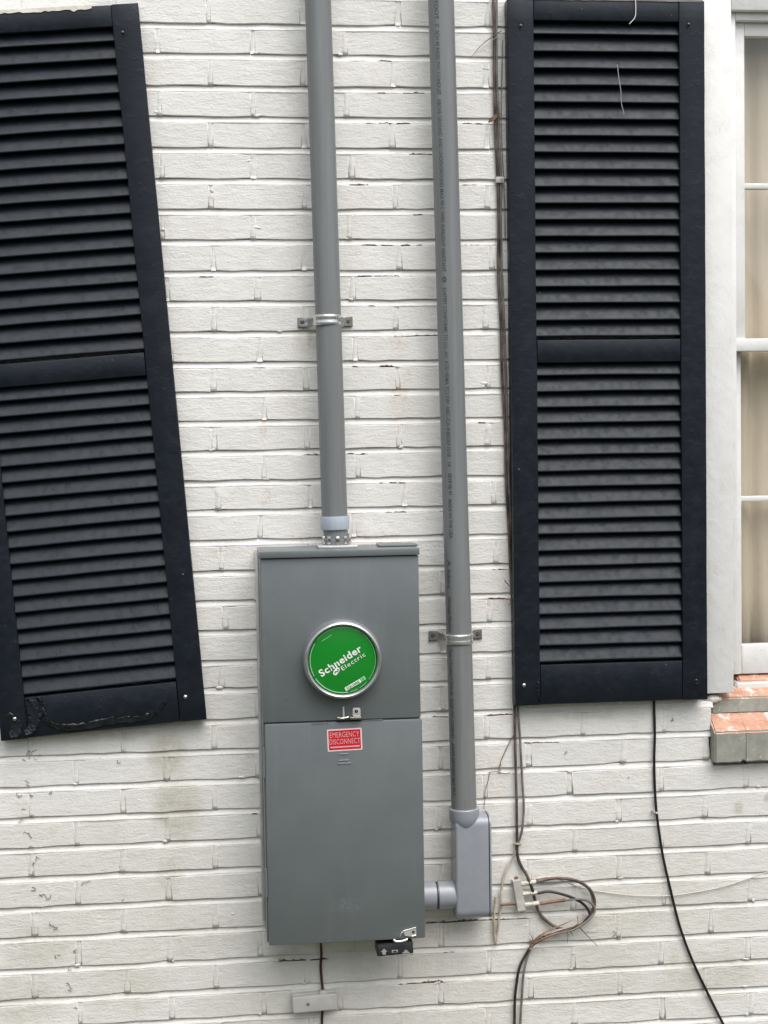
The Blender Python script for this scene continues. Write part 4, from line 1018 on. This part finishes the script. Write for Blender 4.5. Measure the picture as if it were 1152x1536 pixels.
cable('coaxial_cable', [(806, 1340, .020), (824, 1338, .020), (846, 1342, .020), (862, 1348, .02), (876, 1357, .018), (884, 1368, .018), (880, 1380, .02), (862, 1391, .02), (836, 1399, .018), (814, 1406, .014), (800, 1416, .010), (790, 1430), (780, 1450), (774, 1478), (772, 1510), (771.5, 1600)],
      .0033, M_CDARK, 'dark cable leaving the middle splitter port and dropping to the ground', group='loose cables at the splitter')
cable('coaxial_cable', [(846, 1351, .021), (862, 1348.5, .022), (880, 1350, .022), (890, 1358, .02), (891, 1368, .021), (880, 1383, .024), (858, 1395, .022), (830, 1402, .02), (808, 1412, .016), (798, 1420, .010), (791, 1436), (786, 1460), (783, 1490), (780, 1536), (778, 1600)],
      .0028, M_CGREY, 'thinner grey cable leaving the lowest splitter port, right of the dark one', group='loose cables at the splitter')
cable('coaxial_cable', [(797, 1318, .010), (812, 1316, .010), (834, 1318, .010), (852, 1324, .008), (872, 1332, .006), (910, 1339, .005), (950, 1343.5, .005), (1000, 1344, .005), (1045, 1338, .005), (1085, 1330, .005), (1120, 1319, .005), (1152, 1308, .005), (1230, 1285, .005)],
      .0013, M_WIRE, 'thin pale wire sagging across the wall to the right', 'wire')
cable('black_cable', [(980.5, 1030, .004), (981, 1060), (982, 1100), (981, 1145), (983.5, 1195), (987, 1235), (995, 1285), (1006, 1335), (1020, 1390), (1038, 1440), (1060, 1485), (1090, 1545), (1130, 1620)], .0032, M_CBLACK, 'black cable curving down the wall below the straight shutter', d=.006)
cable('panel_cable', [(481.5, 1405, .03), (482, 1420, .014), (482.3, 1432, .008), (481.5, 1450), (483, 1472), (484.5, 1496, .010), (484, 1508, .006), (483.5, 1526), (482, 1545), (480, 1640)], .0030, M_CRED, 'dark red cable dropping from the panel bottom through the little white box', d=.006)
cable('coaxial_cable', [(800, 1319, .012), (822, 1315, .013), (850, 1317, .013), (872, 1324, .012), (884, 1336, .012), (889, 1350, .012), (888, 1366, .012), (878, 1380, .014), (858, 1390, .016), (832, 1397, .016), (812, 1404, .014), (799, 1415, .012)],
      .0025, M_CCREAM, 'tan paint-smeared strand inside the cable loop at the splitter', group='loose cables at the splitter')
# splitter / ground block
gb = thing('cable_splitter', 'pale metal cable splitter with three white ports on the wall', 'splitter', tuple(at(780, 1345, .0)))
GO = Vector(gb.location); GD = .020
plate('splitter_body', [at(769.5, 1322, GD), at(781.5, 1320, GD), at(789, 1365, GD), at(777, 1367.5, GD)], .019, simple('dull_cast_zinc', (.56, .54, .50), .5, .2, 120, .4, .001, .15), gb, GO)
for (xa, ya, xb, yb) in ((782, 1326, 804, 1322.5), (784, 1341, 806, 1338.5), (787, 1357.5, 809, 1354.5)):
    A, B = at(xa, ya, GD-.004), at(xb, yb, GD-.002); dd = (B-A)
    pr = lathe('port', [(.0034, 0), (.0056, .0002), (.0056, dd.length*.38), (.0044, dd.length*.40), (.0044, dd.length*.55), (.0058, dd.length*.56), (.0054, dd.length*.98), (.003, dd.length)], Matrix.Translation(-GO) @ frame_to(A, dd), M_CORR, gb, 6 if xa == 784 else 12, 30)
bm = bmesh.new(); add_tube(bm, [at(774, 1355, GD-.004)-GO, at(752, 1357, GD-.008)-GO], .0034, 10, 0); auto_smooth(mobj('side_port', bm, M_RUST, gb), 50)
bm = bmesh.new(); add_tube(bm, [at(810, 1355.5, GD-.002)-GO, at(830, 1352.5, GD-.0)-GO, at(848, 1350, GD)-GO], .0040, 10, 3); auto_smooth(mobj('rusty_sleeve', bm, M_RUST, gb), 50)
lathe('screw', [(0, .004), (.004, .003), (.0052, 0)], Matrix.Translation(-GO) @ frame_to(at(774.5, 1317.5, .006), OUT), M_RUST, gb, 12)
bm = bmesh.new(); rnd = random.Random(21)
for (px, py) in ((801, 1414), (806, 1409), (812, 1407), (798, 1419), (795, 1424), (804, 1412), (818, 1404)):
    r_ = bmesh.ops.create_icosphere(bm, subdivisions=2, radius=1); c_ = at(px, py, .019)-GO
    for v in r_['verts']: v.co = c_+v.co*rnd.uniform(.0022, .0034)*(1+.4*mnoise.noise(v.co*2+Vector((px, 0, 0))))
mobj('dirt_lumps', bm, M_VINE, gb, True)
def tie(px, py, ang, w, h, mat, label, cat='cable tie', d=.012, th=.008):
    c = at(px, py, d); bm = bmesh.new(); add_box(bm, -w/2, w/2, -.0015, th, -h/2, h/2, .001); add_box(bm, w/2-.004, w/2+.0015, -.003, .002, -h/2-.001, h/2+.001, .0008)
    o = auto_smooth(mobj('cable_tie', bm, mat)); o.location = c; o.rotation_euler = (0, ang, 0); return tag(o, label, cat)
tie(776, 1266, R(8), .016, .0045, M_CCREAM, 'white tie gathering the two cables above the splitter', d=.013)
tie(797.5, 1422, R(-35), .010, .005, M_CORR, 'small white tie where the cables leave the loop', d=.014)
clip = thing('cable_clip', 'square off-white clip holding the cables to the straight shutter', 'clip', tuple(at(748.5, 271, .0)))
bm = bmesh.new(); add_box(bm, -.0095, .0095, -.014, 0.0, -.0068, .0068, .0015); auto_smooth(mobj('clip_body', bm, M_BOXW, clip))
lathe('clip_nail', [(0, .0012), (.003, .001), (.0038, 0)], frame_to((.0035, -.014, 0), OUT), M_GREYP, clip, 12)
nl = thing('cable_nail', 'small painted nail clip holding the black cable', 'nail', tuple(at(981, 1216, 0)))
lathe('nail_head', [(0, .016), (.003, .0155), (.0042, .013), (.002, .012), (.002, 0)], frame_to((-.0045, 0, 0), OUT), M_GREYP, nl, 10)
bm = bmesh.new(); add_box(bm, .001, .0085, -.012, 0, -.0055, -.001, .001); auto_smooth(mobj('nail_clip', bm, M_BOXW, nl))
# little box under the panel
jb = thing('junction_box', 'small off-white cable box with one screw below the panel', 'junction box', tuple(at(472, 1505, 0)))
JO = Vector(jb.location); J0, J1 = at(439.5, 1519.5, .031), at(505.5, 1492, .031)
def jbox(name, x0, x1, y0, y1, z0, z1, bev, mat=M_BOXW):
    bm = bmesh.new(); add_box(bm, x0, x1, y0, y1, z0, z1, bev, 3); bmesh.ops.translate(bm, verts=bm.verts, vec=-JO); bmesh.ops.rotate(bm, verts=bm.verts, cent=(0, 0, 0), matrix=Matrix.Rotation(-R(2.2), 3, 'Y')); return auto_smooth(mobj(name, bm, mat, jb))
jbox('box_base', J0.x-.001, J1.x+.002, -.014, -.0005, J0.z-.001, J1.z+.0015, .0015); jbox('box_cover', J0.x, J1.x, -.031, -.0145, J0.z, J1.z, .0028)
jbox('shadow_strip', J0.x+.004, J1.x-.006, -.012, -.0008, J0.z-.0042, J0.z-.0012, .0006, M_CRED)  # shadow line below the box, put in as a dark red-brown strip
jbox('cable_spout', at(480, 1490, .02).x, at(491, 1490, .02).x, -.022, -.002, J1.z-.002, J1.z+.005, .001)
q = at(462, 1506.5, .031); lathe('screw', [(0, .001), (.0044, .0008), (.0052, 0)], Matrix.Translation(-JO) @ frame_to((q.x, -.0311, q.z), OUT), M_GREYP, jb, 14); lathe('screw_slot', [(0, .0014), (.0016, .0014), (.0018, .0009)], Matrix.Translation(-JO) @ frame_to((q.x, -.0311, q.z), OUT), M_DARK, jb, 8)
# dead leaf, twigs, threads, vine traces
lf = at(741, 177, .014); bm = bmesh.new(); rows_ = []
for i in range(9):
    s = i/8; w = .0042*math.sin(math.pi*min(1, s*1.02))**.7; cen = Vector((-.0185+.037*s, -.004*math.sin(s*5), 0))
    rows_.append([bm.verts.new(cen+Vector((0, -.003*abs(k)*1.2, k*w))) for k in (-1, 0, 1)])
for a, b in zip(rows_, rows_[1:]):
    for k in range(2): f = bm.faces.new((a[k], a[k+1], b[k+1], b[k])); f.smooth = True
bmesh.ops.remove_doubles(bm, verts=bm.verts, dist=1e-5); bmesh.ops.recalc_face_normals(bm, faces=bm.faces)
o = mobj('dead_leaf', bm, M_LEAF); md = o.modifiers.new('blade', 'SOLIDIFY'); md.thickness = .0006; o.location = lf; o.rotation_euler = (0, R(-38), 0)
tag(o, 'small curled brown dead leaf caught on the cables', 'leaf')
def twig(pix, r, mat, label, cat='twig', d=.010, name='twig', taper=.4): return cable(name, pix, r, mat, label, cat, None, d, 6, taper, 5)
twig([(752, 46, .016), (737, 56, .014), (724, 66, .010), (715, 75, .006), (707, 86, .004)], .0012, M_VINE, 'thin brown stem slanting up to the straight shutter top', 'stem')
twig([(753, 50, .016), (736, 62, .014), (722, 74, .008), (712, 82, .005)], .0007, M_WIRE, 'pale thread beside the slanting brown stem', 'thread', name='thread')
twig([(866, 1388, .02), (874, 1396, .016), (885, 1408, .012), (896, 1419, .008)], .0014, M_CBROWN, 'dark twig sticking out below the cable loop to the right')
twig([(850, 1396, .018), (852, 1403, .014), (850.5, 1415, .010)], .0011, M_CBROWN, 'short dark twig hanging straight below the cable loop')
twig([(854, 1396, .018), (858, 1401, .014), (860, 1404, .012)], .0010, M_CBROWN, 'tiny dark twig stub under the cable loop')
twig([(866, 1374, .02), (867, 1384, .022), (864, 1394, .022)], .0011, M_VINE, 'short brown stalk crossing the cable loop')
twig([(795, 1418, .016), (808, 1405, .02), (826, 1394, .022), (848, 1385, .020), (858, 1380, .018)], .0022, M_VINE, 'dry brown vine stem tangled with the lower cables', 'vine stem')
twig([(796, 1419, .018), (812, 1409, .023), (830, 1402, .024), (846, 1397, .022), (862, 1389, .024), (876, 1377, .02)], .0017, M_VINE, 'reddish dry vine stem wound along the lowest cables', 'vine stem')
twig([(800, 1412, .02), (797, 1404, .016), (794, 1400, .012), (797, 1397, .008)], .0010, M_VINE, 'little curled vine tip left of the lower cables', 'vine stem')
twig([(882, 1372, .02), (889, 1379, .022), (892, 1381, .02)], .0009, M_WIRE, 'tiny pale strand poking right from the cable loop', 'thread')
twig([(880, 1397, .004), (888, 1398, .003), (898, 1398.5, .003)], .0007, M_MARK, 'short grey strand lying on the wall right of the cable loop', 'thread')
twig([(757, 871, .010), (761, 875, .014), (765, 880, .010)], .0013, M_CBLACK, 'short black stub poking from the cables at the shutter edge')
twig([(759, 899, .008), (764, 898, .013), (766, 903, .012), (763, 908, .01)], .0018, M_VINE, 'curled brown vine remnant on the cables at the shutter edge', 'vine stem')
twig([(774, 1098, .008), (767, 1108, .005), (760, 1122, .004), (753, 1138, .003), (749, 1150, .003), (748, 1159, .003)], .0011, M_VINE, 'thin brown vine runner leaving the cables left below the shutter', 'vine stem', taper=.8)
twig([(733, 1159, .003), (742, 1157.5, .003), (750, 1159, .003), (758, 1160, .003), (766, 1158, .003)], .0010, M_VINE, 'thin brown vine runner lying along the mortar right of the elbow', 'vine stem', taper=.7)
twig([(734, 1160, .003), (732, 1172, .002), (728, 1186, .003), (727, 1200, .003), (726, 1214, .003)], .0009, M_VINE, 'thin brown vine runner dropping behind the pale elbow', 'vine stem', taper=.7)
twig([(949, 1145, .003), (752, 1146, .003)][1:]+[(748, 1152, .003), (751, 1156, .003), (745, 1158, .003)], .0009, M_VINE, 'tiny brown tendril curl at the vine joint', 'vine stem', taper=.7)
cable('thread', [(952.5, -20, DS+.004), (953, 0, DS+.004), (953.5, 14, DS+.004), (952, 26, DS+.004), (944, 36, DS+.003)], .0010, simple('white_thread', (.75, .74, .72), .6), 'white thread hanging over the top rail of the straight shutter', 'thread', None, .04, 6)
cable('thread', [(926, 97, DS-.004), (928, 115, DS-.002), (931, 136, DS-.002), (932, 154, DS-.003), (936, 170, DS-.004)], .0007, simple('grey_thread', (.45, .45, .44), .6), 'grey thread lying over the upper slats of the straight shutter', 'thread', None, .04, 6)
# sucker marks left on the paint by a vine
bm = bmesh.new(); rnd = random.Random(11)
MK = [(45, 1128, 9), (48, 1134, 7), (38, 1141, 5), (62, 1134, 4), (38, 1173, 8), (28, 1195, 7), (45, 1193, 6), (40, 1214, 6), (31, 1229, 8), (43, 1250, 9), (47, 1268, 6), (56, 1284, 6), (52, 1294, 7), (49, 1306, 9), (53, 1334, 6), (58, 1343, 6), (69, 1350, 10),
      (87, 1390, 7), (75, 1387, 5), (85, 1432, 5), (110, 1425, 5), (102, 1455, 4), (104, 1478, 6), (102, 1485, 6), (112, 1512, 5), (176, 1145, 5), (851, 1126, 6), (925, 1400, 6), (862, 1431, 4), (592, 490, 6), (126, 1325, 8), (182, 1354, 5), (78, 1191, 4), (942, 1168, 3), (1010, 1080, 4)]
for (px, py, s) in MK:
    for k in range(rnd.choice([1, 2, 2])):
        a = rnd.uniform(0, 6.28); P = [(px+rnd.uniform(-1, 1)*s*.3, py+rnd.uniform(-1, 1)*s*.3)]
        for j in range(3): a += rnd.uniform(-1.2, 1.2); P.append((P[-1][0]+math.cos(a)*s*.36, P[-1][1]+math.sin(a)*s*.36))
        add_tube(bm, [at(x, y, .0018) for x, y in P], rnd.uniform(.0005, .0009), 5, 3)
bmesh.ops.recalc_face_normals(bm, faces=bm.faces)
o = mobj('vine_marks', bm, M_MARK); o['kind'] = 'stuff'; tag(o, 'scattered grey vine sucker marks on the white wall', 'vine marks')
scene.render.resolution_x = 768; scene.render.resolution_y = 1024
cy = scene.cycles; cy.max_bounces = 6; cy.diffuse_bounces = 3; cy.glossy_bounces = 3; cy.transmission_bounces = 4; cy.transparent_max_bounces = 6
